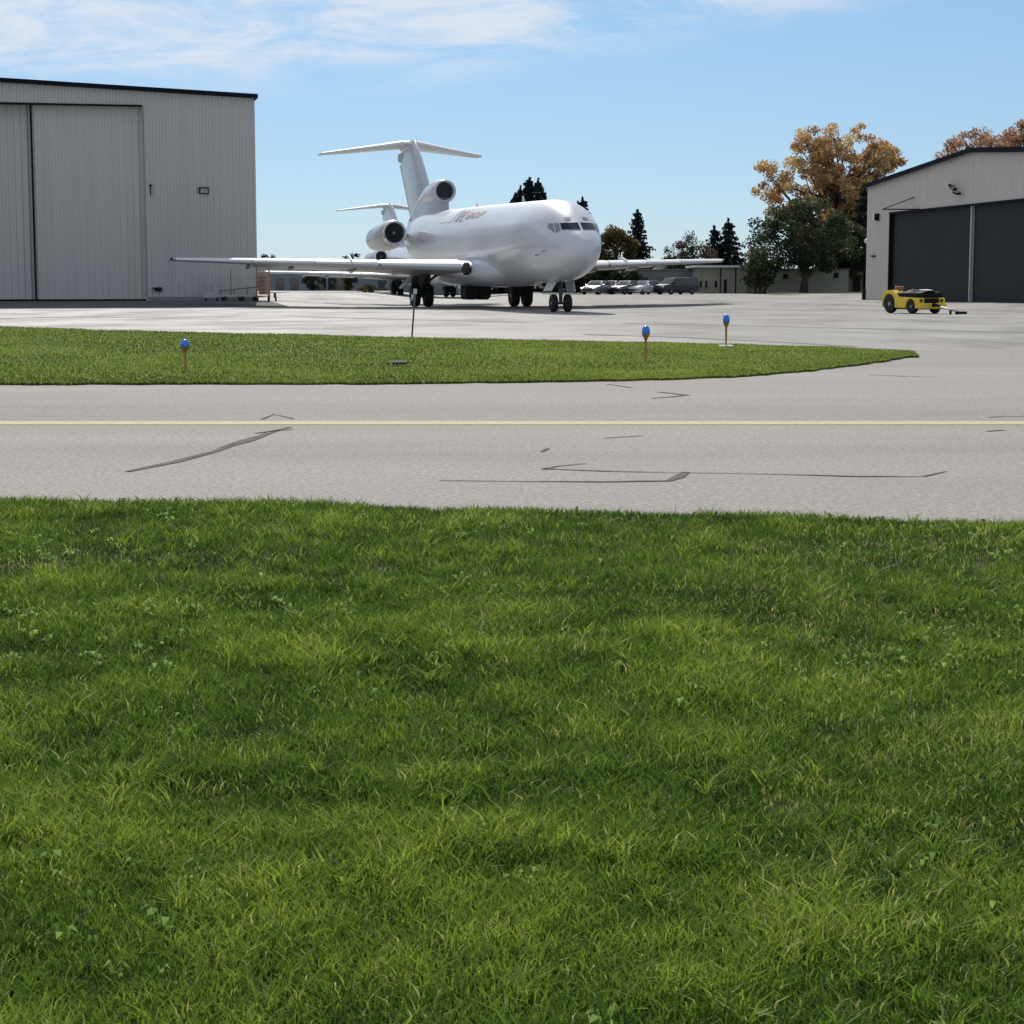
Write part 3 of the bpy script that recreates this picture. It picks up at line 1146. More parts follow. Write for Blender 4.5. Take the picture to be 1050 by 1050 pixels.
        mb.build('spinner', 'spinner', nac, True)
        mb = MB()
        mb.loft([[(sgn * x, 34.6, 4.2 + d_) for x, d_ in ((1.0, .12), (2.2, .12), (2.2, -.12), (1.0, -.12))], [(sgn * x, 38.6, 4.15 + d_) for x, d_ in ((.9, .15), (2.2, .15), (2.2, -.15), (.9, -.15))]])
        mb.build('pylon', 'fingrey', root)
    # fin with swept rudder and bullet
    fl = [(4.9, 35.2, 7.0, 1.25), (7.65, 36.95, 6.9, 1.1), (9.0, 38.7, 6.6, .95), (10.2, 40.25, 4.4, .85), (10.42, 40.65, 3.7, .5)]
    fl = [(4.9, 35.6, 5.9, 1.2), (7.65, 36.95, 7.35, 1.05), (9.1, 38.75, 7.1, .95), (9.75, 39.6, 5.3, .9), (10.42, 40.5, 4.3, .6)]
    mb = MB()
    mb.loft([[((pz_ - .13 * (1 - (2 * px_ - 1) ** 2)) * c * th * .115, yl_ + px_ * c, z) for px_, pz_ in AF] for z, yl_, c, th in fl])
    fin = mb.build('fin', 'fingrey', root, True, 50)
    mb = MB()
    mb.lathe([(-.05, .02), (.3, .16), (1.2, .27), (3.4, .3), (4.4, .2), (5.0, .03)], (0, 40.7, 10.18), 'y', 16)
    mb.build('tail_bullet', 'fingrey', fin, True)
    mb = MB()
    mb.prism([(-.09, 43.4, 9.45), (-.09, 45.9, 9.3), (-.09, 46.3, 9.5), (-.09, 46.2, 9.85), (-.09, 43.4, 9.95)], (.18, 0, 0))
    mb.build('rudder_fairing', 'undergrey', fin)
    for z0, z1 in ((5.3, 7.3), (7.36, 9.1)):
        mb = MB()

        def te(z, k):
            zs = [q[0] for q in fl]
            return float(np.interp(z, zs, [q[1] + q[2] * k for q in fl]))
        mb.loft([[(-.07, te(z, .76), z), (.07, te(z, .76), z), (.02, te(z, 1.012), z), (-.02, te(z, 1.012), z)] for z in (z0, (z0 + z1) / 2, z1)])
        mb.build('rudder', 'undergrey', fin)
    # centre intake above the rear fuselage
    mb = MB()
    prof = [(31.35, .52, 6.78), (31.02, .55, 6.78), (30.96, .60, 6.78), (31.02, .66, 6.78), (31.4, .72, 6.77), (32.5, .73, 6.77), (34.5, .68, 6.68), (37, .55, 6.35), (40, .35, 5.5)]
    rings = []
    for y, r, z in prof:
        rings.append([(r * math.cos(2 * math.pi * k / 32), y, z + r * math.sin(2 * math.pi * k / 32)) for k in range(32)])
    mb.loft(rings, False, True)
    duct = mb.build('centre_intake', 'white', root, True, 55)
    mb = MB()
    mb.lathe([(0, .0), (0, .54)], (0, 31.35, 6.78), 'y', 32, False)
    mb.build('intake_duct', 'fandark', duct)
    mb = MB()
    rings = []
    for y, hw, zt in ((31.35, .3, 6.4), (31.9, .42, 6.4), (33.5, .55, 6.4), (36, .6, 6.2), (39.5, .5, 5.5), (41.4, .3, 4.9)):
        rings.append([(-hw * 1.35, y, 4.75), (-hw, y, 5.3), (-hw * .9, y, zt), (hw * .9, y, zt), (hw, y, 5.3), (hw * 1.35, y, 4.75)])
    mb.loft(rings)
    mb.build('intake_fairing', 'fingrey', duct, True, 40)
    mb = MB()
    mb.lathe([(0, .62), (.8, .58), (1.2, .5), (1.2, .4)], (0, 41.1, 4.2), 'y', 24)
    mb.build('exhaust_nozzle', 'nacelle', root, True, 40)
    # nose gear
    g = MB()
    g.tube([(0, 4.6, .42), (0, 4.5, 1.6)], [.08, .12], 12)
    g.tube([(-.35, 4.6, .42), (.35, 4.6, .42)], .06, 8)
    g.tube([(0, 4.55, .9), (0, 5.6, 1.5)], .05, 8)
    g.tube([(-.05, 4.45, .6), (-.05, 4.3, .85), (-.05, 4.42, 1.1)], .035, 6)
    g.box((0, 4.36, 1.05), (.34, .12, .16), bev=.02)
    gear = g.build('nose_gear', 'gear', root, True, 40)
    for k in (-.34, .34):
        wheel(gear, (k, 4.6, .42), .42, .29, .19)
    for sgn in (-1, 1):
        d = MB()
        d.box((sgn * .5, 4.7, 1.2), (.03, 1.5, .5), (0, -.42 if sgn > 0 else .12, 0) if 0 else (0, (.5 if sgn < 0 else -.16), 0), bev=.01)
        d.build('gear_door', 'white', gear)
    return root


PSI = R(13.7)
NOSE = Vector((3.364, 85.5, 0))
jet = make_airliner()
tag(jet, 'large white three engined jet with cockpit windows and lettering facing the camera on the apron', 'airplane', 'white tail engined jets on the apron')
jet.location = NOSE
jet.rotation_euler.z = PSI
jet2 = copy_tree(jet)
tag(jet2, 'second white jet mostly hidden behind the first, its T shaped tail rising left of it')
jet2.location = (NOSE.x - 6.6, NOSE.y + 96, -.3)
jet2.rotation_euler.z = R(15)


# ------------------------------------------------------------------ hangars
def ribbed(mb, x0, x1, zlo, ztop, period=.4, depth=.085, y=0.0, step=0.075):
    """ribbed sheet along local x at local y, facing -y; ztop a function of x"""
    xs = [x0]
    x = x0
    while x < x1 - 1e-6:
        for dx, dd in ((period - step * 3, 0), (step, depth), (step, depth), (step, 0)):
            x2 = min(x1, x + dx)
            xs.append((x2, dd))
            x = x2
            if x >= x1:
                break
    P = [(x0, 0)] + [p for p in xs[1:]]
    n = len(P)
    V = [(p, y - d, zlo) for p, d in P] + [(p, y - d, ztop(p)) for p, d in P]
    mb.add(V, [(i, i + 1, n + i + 1, n + i) for i in range(n - 1)])


def hangar_left():
    HD = 119.0
    corner = Vector((AT(263, 300, HD).x, HD, .215))
    d = Vector((-18, -4.1, 0)).normalized()                 # along the front towards the left
    # local x runs left -> right along the front, origin at the right corner
    rz = math.atan2(-d.y, -d.x)
    root = thing('hangar', 'tall grey ribbed hangar with closed sliding doors and dark roof edge at left', 'hangar', corner, rz, 'hangars beside the apron')
    Wd = 44.0
    k = .042
    top0 = (287 - 105.6) * HD / F + H - .215

    def top(x):
        return top0 + (-x) * k

    def px2x(u, v=200):
        dr = ray(u, v)
        a = Vector((dr.x, dr.y))
        o = corner.xy
        e = Vector((math.cos(rz), math.sin(rz)))
        # o + e*s = a*t
        det = e.x * -a.y + a.x * e.y
        return (-o.x * -a.y + a.x * -o.y) / det
    xd = px2x(147.5)
    xs = px2x(33)
    dtop = (287 - 112.5) * (HD - 2) / F + H - .215
    mb = MB()
    ribbed(mb, xd, 0, .26, top)
    wall = mb.build('front_wall', 'siding', root, fix=False)
    mb = MB()
    ribbed(mb, -Wd, xd, dtop, top)
    mb.build('lintel_wall', 'siding', root, fix=False)
    mb = MB()
    mb.add([(0, 0, .26), (0, 34, .26), (0, 34, top(0)), (0, 0, top(0)), (-Wd, 0.3, 0), (-Wd, 34, 0), (-Wd, 34, top(-Wd)), (-Wd, .3, top(-Wd))],
           [(0, 1, 2, 3), (4, 7, 6, 5), (1, 5, 6, 2)])
    mb.build('side_wall', 'siding', root)
    mb = MB()
    mb.prism([(.25, -.35, top(0) + .0), (-Wd, -.35, top(-Wd)), (-Wd, -.35, top(-Wd) + .24), (.25, -.35, top(0) + .24)], (0, 34.7, 0))
    mb.build('roof', 'trim', root)
    mb = MB()
    mb.box((.0, -.02, top(0) / 2), (.12, .14, top(0) - .3))
    mb.build('corner_trim', 'postlight', root)
    mb = MB()
    mb.box((xd / 2 + .05, .02, .13), (-xd - .1, .2, .26))
    mb.build('foundation', 'concrete', root)
    # doors: the right leaf lies behind the lintel, the left one further back
    for x0, x1, yy in ((xs, xd + .1, .45), (px2x(-120), xs + .15, .8), (-Wd, px2x(-120) + .1, 1.15)):
        mb = MB()
        ribbed(mb, x0, x1, .12, lambda x: dtop + .6, .4, .07, yy)
        dr = mb.build('sliding_door', 'siding_door', root, fix=False)
        mb = MB()
        mb.box((x0 + .05, yy - .03, dtop / 2), (.12, .16, dtop))
        mb.build('door_edge', 'trim', dr)
    mb = MB()
    mb.box((xd + .06, .3, dtop / 2), (.1, .6, dtop))
    mb.build('door_jamb', 'siding', root)
    mb = MB()
    mb.box((xd - 12, .2, dtop + .02), (24, .64, .08))
    mb.build('door_head', 'trim', root)
    mb = MB()
    x = px2x(209)
    z = (287 - 195) * HD / F + H - .215
    mb.box((x, -.09, z), (.62, .1, .06))
    mb.box((x, -.09, z - .34), (.62, .1, .06))
    mb.box((x - .28, -.09, z - .17), (.06, .1, .28))
    mb.box((x + .28, -.09, z - .17), (.06, .1, .28))
    mb.build('vent_frame', 'black', root)
    mb = MB()
    x = px2x(154.5)
    mb.box((x, -.15, z + .1), (.16, .26, .12), bev=.02)
    mb.tube([(x, -.1, z), (x, -.16, z - .5)], .03, 6)
    mb.build('wall_lamp', 'black', root)
    mb = MB()
    x = px2x(160)
    z = 1.5 + (287 - 296.5) * (HD - 2) / F - .215
    mb.box((x, -.12, z), (.42, .16, .24), bev=.02)
    mb.box((x - .25, -.12, z + .07), (.16, .12, .08))
    mb.build('utility_box', 'black', root)
    return root, px2x, rz


HL, hl_px, hl_rz = hangar_left()


def hangar_right():
    D0, a0 = 129.0, 1 / 129.0
    C0 = AT(887.5, 300, D0)
    C0.z = .17
    D1 = 129.0 / (1.209 / .962)
    C1 = AT(1050, 300, D1)
    e = Vector((C1.x - C0.x, C1.y - C0.y, 0)).normalized()
    rz = math.atan2(e.y, e.x)
    root = thing('hangar', 'lower warm grey gabled hangar with charcoal doors behind the yellow tug', 'hangar', (C0.x, C0.y, .17), rz, 'hangars beside the apron')

    def px2x(u):
        dr = ray(u, 250)
        a = Vector((dr.x, dr.y))
        o = C0.xy
        ee = e.xy
        det = ee.x * -a.y + a.x * ee.y
        s = (-o.x * -a.y + a.x * -o.y) / det
        return s

    def zpx(u, v):
        s = px2x(u)
        D = C0.y + e.y * s
        return H + (YH - v) / F * D - .17
    Wd = 2 * px2x(997)
    ev, pk = zpx(889, 193.5), zpx(997, 157)

    def top(x):
        return ev + (pk - ev) * (1 - abs(x / (Wd / 2) - 1))
    xd = px2x(912)
    dt = .5 * (zpx(912, 220.5) + zpx(1050, 206.5))
    print('right hangar', Wd, ev, pk, dt, xd)
    dx1 = Wd - xd
    mb = MB()
    ribbed(mb, 0, xd, 0, top, .45, .04)
    mb.build('front_wall', 'siding_right', root, fix=False)
    mb = MB()
    ribbed(mb, xd, Wd / 2, dt, top, .45, .04)
    ribbed(mb, Wd / 2, dx1, dt, top, .45, .04)
    mb.build('gable_wall', 'siding_right', root, fix=False)
    mb = MB()
    ribbed(mb, dx1, Wd, 0, top, .45, .04)
    mb.build('front_wall', 'siding_right', root, fix=False)
    mb = MB()
    mb.add([(0, 0, -.2), (0, 40, -.2), (0, 40, ev), (0, 0, ev), (Wd, 0, -.2), (Wd, 40, -.2), (Wd, 40, ev), (Wd, 0, ev)],
           [(0, 3, 2, 1), (4, 5, 6, 7)])
    mb.add([(0, 40, 0), (Wd, 40, 0), (Wd, 40, ev), (Wd / 2, 40, pk), (0, 40, ev)], [(0, 1, 2, 3, 4)])
    mb.build('side_wall', 'siding_right', root)
    for x0, x1 in ((-.25, Wd / 2), (Wd / 2, Wd + .25)):
        mb = MB()
        za, zb_ = top(max(0, x0)), top(min(Wd, x1))
        mb.prism([(x0, -.3, za + .003), (x1, -.3, zb_ + .003), (x1, -.3, zb_ + .12), (x0, -.3, za + .12)], (0, 40.6, 0))
        rf = mb.build('roof', 'roofing', root)
        mb = MB()
        mb.prism([(x0, -.335, za - .14), (x1, -.335, zb_ - .14), (x1, -.335, zb_ + .15), (x0, -.335, za + .15)], (0, .025, 0))
        mb.build('fascia', 'trim', rf)
    xm = px2x(994.5)
    for x0, x1 in ((xd, xm), (xm, dx1)):
        mb = MB()
        ribbed(mb, x0 + .01, x1 - .01, .05, lambda x: dt + .2, .6, .012, .25)
        dr = mb.build('hangar_door', 'doordark', root, fix=False)
    mb = MB()
    mb.box((xm, .12, dt / 2), (.14, .2, dt))
    mb.build('door_post', 'postlight', root)
    mb = MB()
    mb.box(((xd + dx1) / 2, .08, dt + .04), (dx1 - xd + .1, .3, .1))
    mb.build('door_head', 'trim', root)
    mb = MB()
    mb.box((xd + .03, .1, dt / 2), (.06, .3, dt))
    mb.build('door_jamb', 'trim', root)
    # fittings on the wall
    x, z = px2x(900), zpx(900, 224)
    mb = MB()
    mb.box((x, -.2, z), (.5, .3, .42), bev=.03)
    o = mb.build('wall_lamp', 'steelwhite', root)
    mb = MB()
    mb.box((x + .3, -.2, z), (.1, .32, .46))
    mb.build('lamp_lens', 'black', o)
    x, z = px2x(981), zpx(981, 195)
    mb = MB()
    mb.tube([(x - 1.0, -.15, z + .22), (x + .4, -.35, z - .1)], [.1, .12], 8)
    mb.box((x + .85, -.4, z - .3), (.7, .3, .14), (0, .2, 0), bev=.03)
    mb.build('floodlight', 'black', root)
    x0, z0 = px2x(923), zpx(923, 216)
    x1, z1 = px2x(937), zpx(937, 204)
    x2, z2 = px2x(943), zpx(943, 216)
    mb = MB()
    mb.tube([(x0, -1.2, z0), (x1, -.05, z1)], .03, 6)
    mb.tube([(x0, -1.2, z0), (x2, -.05, z2)], .05, 6)
    mb.build('awning_bracket', 'black', root)
    mb = MB()
    mb.lathe([(-.16, .02), (-.12, .12), (0, .17), (.12, .12), (.16, .02)], (-.3, .1, zpx(887, 248)), 'z', 14)
    mb.tube([(0, .1, zpx(887, 248) + .2), (-.3, .1, zpx(887, 248) + .16)], .03, 6)
    mb.build('globe_lamp', 'steelwhite', root, True)
    mb = MB()
    mb.box((px2x(897), -.1, zpx(897, 263)), (.7, .12, .1))
    mb.build('wall_bracket', 'black', root)
    return root, (C0, e)


HR, (HC0, HE) = hangar_right()
p = HC0 + HE * -.4
mb = MB()
mb.box((0, 0, .32), (.3, .3, .64), bev=.03)
mb.tube([(0, 0, .64), (0, 0, .75)], .1, 10)
o = mb.build('bollard', 'black')
o.location = (p.x, p.y - .3, .17)
tag(o, 'short black bollard at the left corner of the gabled hangar', 'bollard')


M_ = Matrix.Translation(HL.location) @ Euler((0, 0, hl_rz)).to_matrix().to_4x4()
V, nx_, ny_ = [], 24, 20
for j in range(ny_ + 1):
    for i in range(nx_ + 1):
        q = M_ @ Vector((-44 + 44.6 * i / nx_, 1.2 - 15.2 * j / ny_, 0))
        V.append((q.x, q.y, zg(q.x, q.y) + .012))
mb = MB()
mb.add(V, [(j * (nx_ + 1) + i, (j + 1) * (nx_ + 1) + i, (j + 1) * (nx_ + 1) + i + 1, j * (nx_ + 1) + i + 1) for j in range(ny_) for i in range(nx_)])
tag(mb.build('hangar_shadow_strip', mat('hangar_shadow_tone', (.1, .098, .096), .92, var=.2, scale=.8, spec=.2), smooth=True, fix=False), kind='structure')  # dark colour painted under the hangar's cast shadow to deepen it

# ------------------------------------------------------------------ yellow tug
def make_tug():
    p = G(936, 321.3)
    t = thing('aircraft_tug', 'low yellow aircraft tug with black cover parked by the dark hangar doors', 'tug', p, R(25))
    t.scale = (.93, .93, .93)
    # local: -y forward, x to its left side seen at image right
    mb = MB()
    # chassis and side bodies: a side outline with wheel arches, extruded across
    def side_outline(x, a):
        out = []
        out += [(x, -1.42, .26), (x, -1.42, .70), (x, -1.36, .76), (x, -.35, .79), (x, .1, .8)]
        out += [(x, .38, 1.0), (x, .6, 1.12), (x, 1.1, 1.12), (x, 1.38, .92), (x, 1.42, .3)]
        out += [(x, 1.36, .3)] + [(x, .88 + .5 * math.cos(q), .46 + .5 * math.sin(q)) for q in np.linspace(-.3, math.pi + .3, 14)]
        out += [(x, .3, .28), (x, -.48, .28)] + [(x, -.85 + .38 * math.cos(q), .34 + .38 * math.sin(q)) for q in np.linspace(-.15, math.pi + .15, 12)]
        out += [(x, -1.24, .26)]
        return out
    for x0, dx in ((-.8, .3), (.5, .3)):
        mb.prism(side_outline(x0, 1), (dx, 0, 0))
    body = mb.build('body', 'yellow', t)
    mb = MB()
    mb.box((0, -.92, .5), (1.0, 1.0, .5), bev=.04)
    mb.box((0, .35, .45), (1.0, 1.9, .3))
    mb.build('hood', 'yellow', t)
    mb = MB()
    mb.box((0, -1.50, .37), (1.62, .14, .28), bev=.04)
    mb.build('bumper', 'yellow', t)
    mb = MB()
    mb.box((0, -1.45, .62), (.82, .06, .24), bev=.01)
    for k in range(7):
        mb.box((0, -1.485, .53 + .032 * k), (.78, .02, .012))
    mb.build('grille', 'black', t)
    for sx in (-1, 1):
        mb = MB()
        mb.lathe([(-.05, .0), (-.05, .07), (-.02, .085), (.03, .085)], (sx * .6, -1.43, .63), 'y', 16)
        mb.build('headlight', 'lampred', t, True, 40)
    # black cover draped over bonnet and seat
    mb = MB()
    nx_, ny_ = 14, 18
    V = []
    for j in range(ny_ + 1):
        for i in range(nx_ + 1):
            x, y = -.72 + 1.44 * i / nx_, -1.34 + 1.9 * j / ny_
            z = 1.04 + .035 * math.sin(7 * x + 3 * y) + .03 * math.sin(9 * y) + (.08 if -.9 < y < -.1 and abs(x) < .5 else 0) - .14 * (abs(x) / .72) ** 6
            V.append((x, y, z))
    n_ = nx_ + 1
    Fc = [(j * n_ + i, j * n_ + i + 1, (j + 1) * n_ + i + 1, (j + 1) * n_ + i) for j in range(ny_) for i in range(nx_)]
    mb.add(V, Fc)
    skirt = [(-.72, -1.34), (.72, -1.34), (.72, .56), (-.72, .56)]
    mb.prism([(x, y, .765) for x, y in skirt], (0, 0, .06))
    for (xa, ya), (xb, yb) in zip(skirt, skirt[1:] + skirt[:1]):
        mb.add([(xa, ya, .86), (xb, yb, .86), (xb, yb, .92), (xa, ya, .92)], [(0, 1, 2, 3)])
    mb.box((0, -.4, .88), (1.42, 1.86, .24), bev=.04)
    mb.build('cover', 'tarp', t, True, 40)
    mb = MB()
    mb.box((-.05, -1.05, 1.13), (.62, .3, .025), (0.1, 0, 0), bev=.01)
    mb.build('cover_panel', 'steelwhite', t)
    mb = MB()
    mb.box((0, .85, .98), (.5, .5, .14), bev=.04)
    mb.box((0, 1.12, 1.16), (.5, .12, .3), bev=.04)
    mb.build('seat', 'brass', t)
    mb = MB()
    mb.tube([(.0, .35, .8), (.0, .52, 1.1)], .025, 8)
    mb.tube([(.2 * math.cos(a), .52 + .06 * math.sin(a), 1.12 + .18 * math.sin(a)) for a in np.linspace(0, 6.283, 19)], .016, 6, False)
    mb.build('steering_wheel', 'black', t, True)
    for sx in (-1, 1):
        for y, r in ((.88, .46), (-.85, .34)):
            wheel(t, (sx * .66, y, r), r, .28, r * .5)
    mb = MB()
    mb.box((0, .1, .28), (.9, 2.6, .16))
    mb.build('chassis', 'black', t)
    mb = MB()
    mb.box((0, -1.62, .4), (.16, .2, .14), bev=.02)
    mb.build('hitch', 'black', t)
    return t


make_tug()
b_ = G(985.5, 322.6)
a = G(936, 321.3) + Vector((.70, -1.5, 0))
t = thing('tow_bar', 'pale tow bar with dark ends lying on the ground from the tug', 'tow bar', b_, 0)
v = Vector((a.x - b_.x, a.y - b_.y, 0))
mb = MB()
mb.tube([v * .12 + Vector((0, 0, .12)), v * .98 + Vector((0, 0, .36))], .045, 8)
mb.build('bar', 'steelwhite', t, True)
mb = MB()
mb.box((0, 0, .08), (.5, .14, .12), (0, 0, -.2), bev=.02)
mb.tube([(0, 0, .08), v * .2 + Vector((0, 0, .14))], .04, 8)
mb.build('towing_head', 'black', t)
mb = MB()
mb.tube([v * .82 + Vector((0, 0, .34)), v * 1.12 + Vector((0, 0, .42))], .07, 8)
mb.build('towing_eye', 'black', t)
for s_ in (-.16, .16):
    c = v * .3
    n_ = v.normalized().cross(Vector((0, 0, 1)))
    mb = MB()
    mb.lathe([(-.04, .04), (-.04, .1), (.04, .1), (.04, .04)], c + n_ * s_ + Vector((0, 0, .1)), 'x', 14)
    mb.build('wheel', 'tyre', t, True, 40)


# ------------------------------------------------------------------ taxiway lights and marker stake
def taxi_light(u, vb, vt, label, pad=False):
    p = G(u, vb)
    p.z = float(isl_z(np.array([p.x]), np.array([p.y]))[0])
    hh = (vb - vt) * p.y / F - .8 * p.z
    t = thing('taxiway_light', label, 'taxiway light', p, 0, 'blue taxiway edge lights on the grass island')
    mb = MB()
    mb.lathe([(-.05, .022), (hh * .62, .022), (hh * .63, .03), (hh * .66, .03)], (0, 0, 0), 'z', 12)
    mb.build('stake', 'stake', t, True, 40)
    mb = MB()
    mb.lathe([(hh * .62, .03), (hh * .64, .034), (hh * .66, .034), (hh * .70, .05), (hh * .755, .064), (hh * .76, .07), (hh * .775, .07)], (0, 0, 0), 'z', 18)
    mb.build('fitting', 'brass', t, True, 40)
    mb = MB()
    mb.lathe([(hh * .775, .068), (hh * .80, .073), (hh * .83, .069), (hh * .86, .072), (hh * .89, .066), (hh * .92, .065), (hh * .965, .05), (hh * .99, .03), (hh, .008)], (0, 0, 0), 'z', 20)
    mb.build('lens', 'blue', t, True, 50)
    if pad:
        mb = MB()
        mb.lathe([(.0, .15), (.05, .15), (.065, .13)], (0, 0, 0), 'z', 28)
        mb.build('concrete_pad', 'padconc', t, True, 40)
    return t


taxi_light(190.3, 387.5, 349, 'blue taxiway light on an orange stake, nearest the tall left hangar')
taxi_light(662, 377, 335, 'blue taxiway light on a bare stake, shorter neighbour of the one with a pad')
taxi_light(744.3, 362, 323.5, 'blue taxiway light standing on a round concrete pad', True)

p = G(422, 349)
t = thing('marker_stake', 'thin dark leaning stake with white cap at the far edge of the grass', 'marker stake', p)
mb = MB()
q = Vector((.10, 0, 1.24))
mb.tube([(0, 0, -.05), q], .022, 8)
mb.build('rod', 'gear', t, True)
mb = MB()
mb.tube([q * .93, q * 1.03], .045, 8)
mb.prism([(q.x - .02, -.01, q.z - .02), (q.x - .1, -.01, q.z - .16), (q.x - .14, -.01, q.z - .3), (q.x - .05, -.01, q.z - .2)], (0, .02, 0))
mb.build('cap', 'steelwhite', t)

p = G(408, 378)
p.z = float(isl_z(np.array([p.x]), np.array([p.y]))[0])
mb = MB()
for k in range(6):
    mb.box((-.13 + .052 * k, 0, .035), (.022, .8, .03))
for y in (-.37, 0, .37):
    mb.box((0, y, .025), (.34, .06, .04))
o = mb.build('drain_grate', 'grate')
o.location = p
tag(o, 'dark iron drain grate sunk in the grass island', 'drain grate')


# ------------------------------------------------------------------ ground equipment by the left hangar
def local_on_front(u, out):
    """ground point in front of the left hangar, at pixel column u, out metres before the wall"""
    x = hl_px(u)
    M = Matrix.Translation(HL.location) @ Euler((0, 0, hl_rz)).to_matrix().to_4x4()
    q = M @ Vector((x, -out, 0))
    q.z = zg(q.x, q.y)
    return q


t = thing('equipment_cart', 'pale grey shelf cart standing against the left hangar wall', 'cart', local_on_front(213, 1.6), hl_rz)
mb = MB()
mb.box((0, 0, .35), (.95, .7, .3), bev=.03)
mb.box((.28, 0, .72), (.4, .66, .45), bev=.03)
mb.build('cabinet', 'cartgrey', t)
mb = MB()
for x in (-.46, .46):
    for y in (-.32, .32):
        mb.tube([(x, y, .2), (x, y, 1.28)], .03, 6)
for z in (1.26, 1.0):
    mb.tube([(-.46, -.32, z), (.46, -.32, z)], .03, 6)
    mb.tube([(-.46, .32, z), (.46, .32, z)], .03, 6)
mb.build('frame', 'cartgrey', t)
for x in (-.35, .35):
    for y in (-.28, .28):
        mb = MB()
        mb.lathe([(-.04, .03), (-.04, .1), (.04, .1), (.04, .03)], (x, y, .1), 'x', 14)
        mb.build('wheel', 'tyre', t, True, 40)

t = thing('flat_trailer', 'long low grey trailer with sloping dark rail beside the shelf cart', 'trailer', local_on_front(242, 1.6), hl_rz)
mb = MB()
mb.box((0, 0, .3), (2.7, 1.0, .1), bev=.02)
mb.build('deck', 'cartgrey', t)
mb = MB()
mb.tube([(-1.3, -.5, .62), (1.3, -.5, .88)], .035, 6)
for x in (-1.2, -.4, .4, 1.15):
    mb.tube([(x, -.5, .4), (x, -.5, .63 + (x + 1.3) * .1)], .03, 6)
mb.tube([(-.55, -.2, .4), (-.55, -.2, 2.0)], .025, 6)
mb.build('rail', 'gear', t)
for x in (-.95, .1, .95):
    for y in (-.45, .45):
        mb = MB()
        mb.lathe([(-.06, .05), (-.07, .13), (-.04, .15), (.04, .15), (.07, .13), (.06, .05)], (x, y, .15), 'y', 16)
        mb.build('wheel', 'tyre', t, True, 40)

p = G(270, 308.8)
t = thing('maintenance_stand', 'tall orange brown wheeled work stand with guard rails at the hangar corner', 'work stand', p, .1)
mb = MB()
for x in (-.38, .38):
    for y in (-.35, .35):
        mb.tube([(x, y, .15), (x, y, 2.45)], .035, 6)
for z in (.3, 1.9, 2.4):
    for y in (-.35, .35):
        mb.tube([(-.38, y, z), (.38, y, z)], .03, 6)
    for x in (-.38, .38):
        mb.tube([(x, -.35, z), (x, .35, z)], .03, 6)
mb.tube([(-.38, -.35, 1.9), (.0, -.35, 2.4), (.38, -.35, 1.9)], .025, 6)
mb.build('frame', 'rust', t)
mb = MB()
mb.box((.05, -.38, 1.05), (.62, .04, 1.3), bev=.008)
mb.box((0, 0, 1.72), (.8, .74, .05))
mb.build('panel', 'plywood', t)
mb = MB()
for k in range(6):
    mb.box((-.1, -.5, .25 + .25 * k), (.5, .16, .03))
mb.build('step', 'rust', t)
for x in (-.34, .34):
    for y in (-.35, .35):
        mb = MB()
        mb.lathe([(-.05, .04), (-.05, .14), (.05, .14), (.05, .04)], (x, y, .14), 'x', 14)
        mb.build('wheel', 'tyre', t, True, 40)

p = G(282, 308.8)
t = thing('wheel_dolly', 'small flat topped dolly with dark wheels right of the work stand', 'dolly', p, .1)
mb = MB()
mb.box((-.05, 0, .52), (.95, .5, .06), bev=.02)
mb.tube([(.4, 0, .53), (.85, 0, .56)], .025, 6)
mb.build('top', 'cartgrey', t)
mb = MB()
mb.tube([(-.0, 0, .2), (-.0, 0, .5)], .08, 10)
mb.tube([(-.4, 0, .2), (-.42, 0, .5)], .03, 6)
mb.build('leg', 'gear', t)
for x, y in ((-.4, 0), (0.05, -.2), (.05, .2)):
    mb = MB()
    mb.lathe([(-.05, .04), (-.05, .14), (.05, .14), (.05, .04)], (x, y, .14), 'x', 14)
    mb.build('wheel', 'tyre', t, True, 40)


# ------------------------------------------------------------------ far buildings
def tan_building():
    Y = 196.0
    a, c = AT(716, 300, Y), AT(871, 300, Y)
    t = thing('office_building', 'long low tan building behind the trees with dark narrow windows', 'building', (a.x, Y, .15))
    Wd = c.x - a.x
    X = lambda u: AT(u, 300, Y).x - a.x
    Z = lambda v: AT(525, v, Y).z - .15
    x1 = X(766)
    mb = MB()
    mb.box((x1 / 2, 5, Z(274) / 2), (x1, 10, Z(274)))
    mb.box(((x1 + Wd) / 2, 5.6, Z(276.5) / 2), (Wd - x1 - .006, 10, Z(276.5)))
    mb.build('wall', 'tan', t)
    mb = MB()
    mb.box((x1 / 2, 5, Z(273.2)), (x1 + .8, 11, .22))
    mb.build('roof', 'steelwhite', t)
    mb = MB()
    mb.box(((x1 + Wd) / 2 + .2, 5.6, Z(276)), (Wd - x1 - .2, 10.3, .14))
    mb.build('roof', 'brownroof', t)
    for u, wpx, v0, v1 in ((718.5, 2, 288, 295), (724, 2, 288, 295), (734, 2.4, 288, 295), (806, 5, 281, 286), (858, 5, 279.5, 285)):
        mb = MB()
        zc, hz = (Z(v0) + Z(v1)) / 2, abs(Z(v0) - Z(v1))
        yy = .6 if u > 766 else 0
        mb.box((X(u), yy - .02, zc), (wpx * .1, .05, hz))
        o = mb.build('window', 'black', t)
        mb = MB()
        mb.box((X(u), yy - .05, zc - hz / 2 - .05), (wpx * .1 + .12, .1, .06))
        mb.build('sill', 'tan', o)
    mb = MB()
    mb.box((X(743.5), -.02, Z(286.5) / 2), (.3, .06, Z(286.5)))
    mb.build('door', 'black', t)
    for u in (738.5, 754):
        mb = MB()
        mb.tube([(X(u), -.06, 0), (X(u), -.06, Z(274.5))], .055, 8)
        mb.build('downpipe', 'black', t)


tan_building()

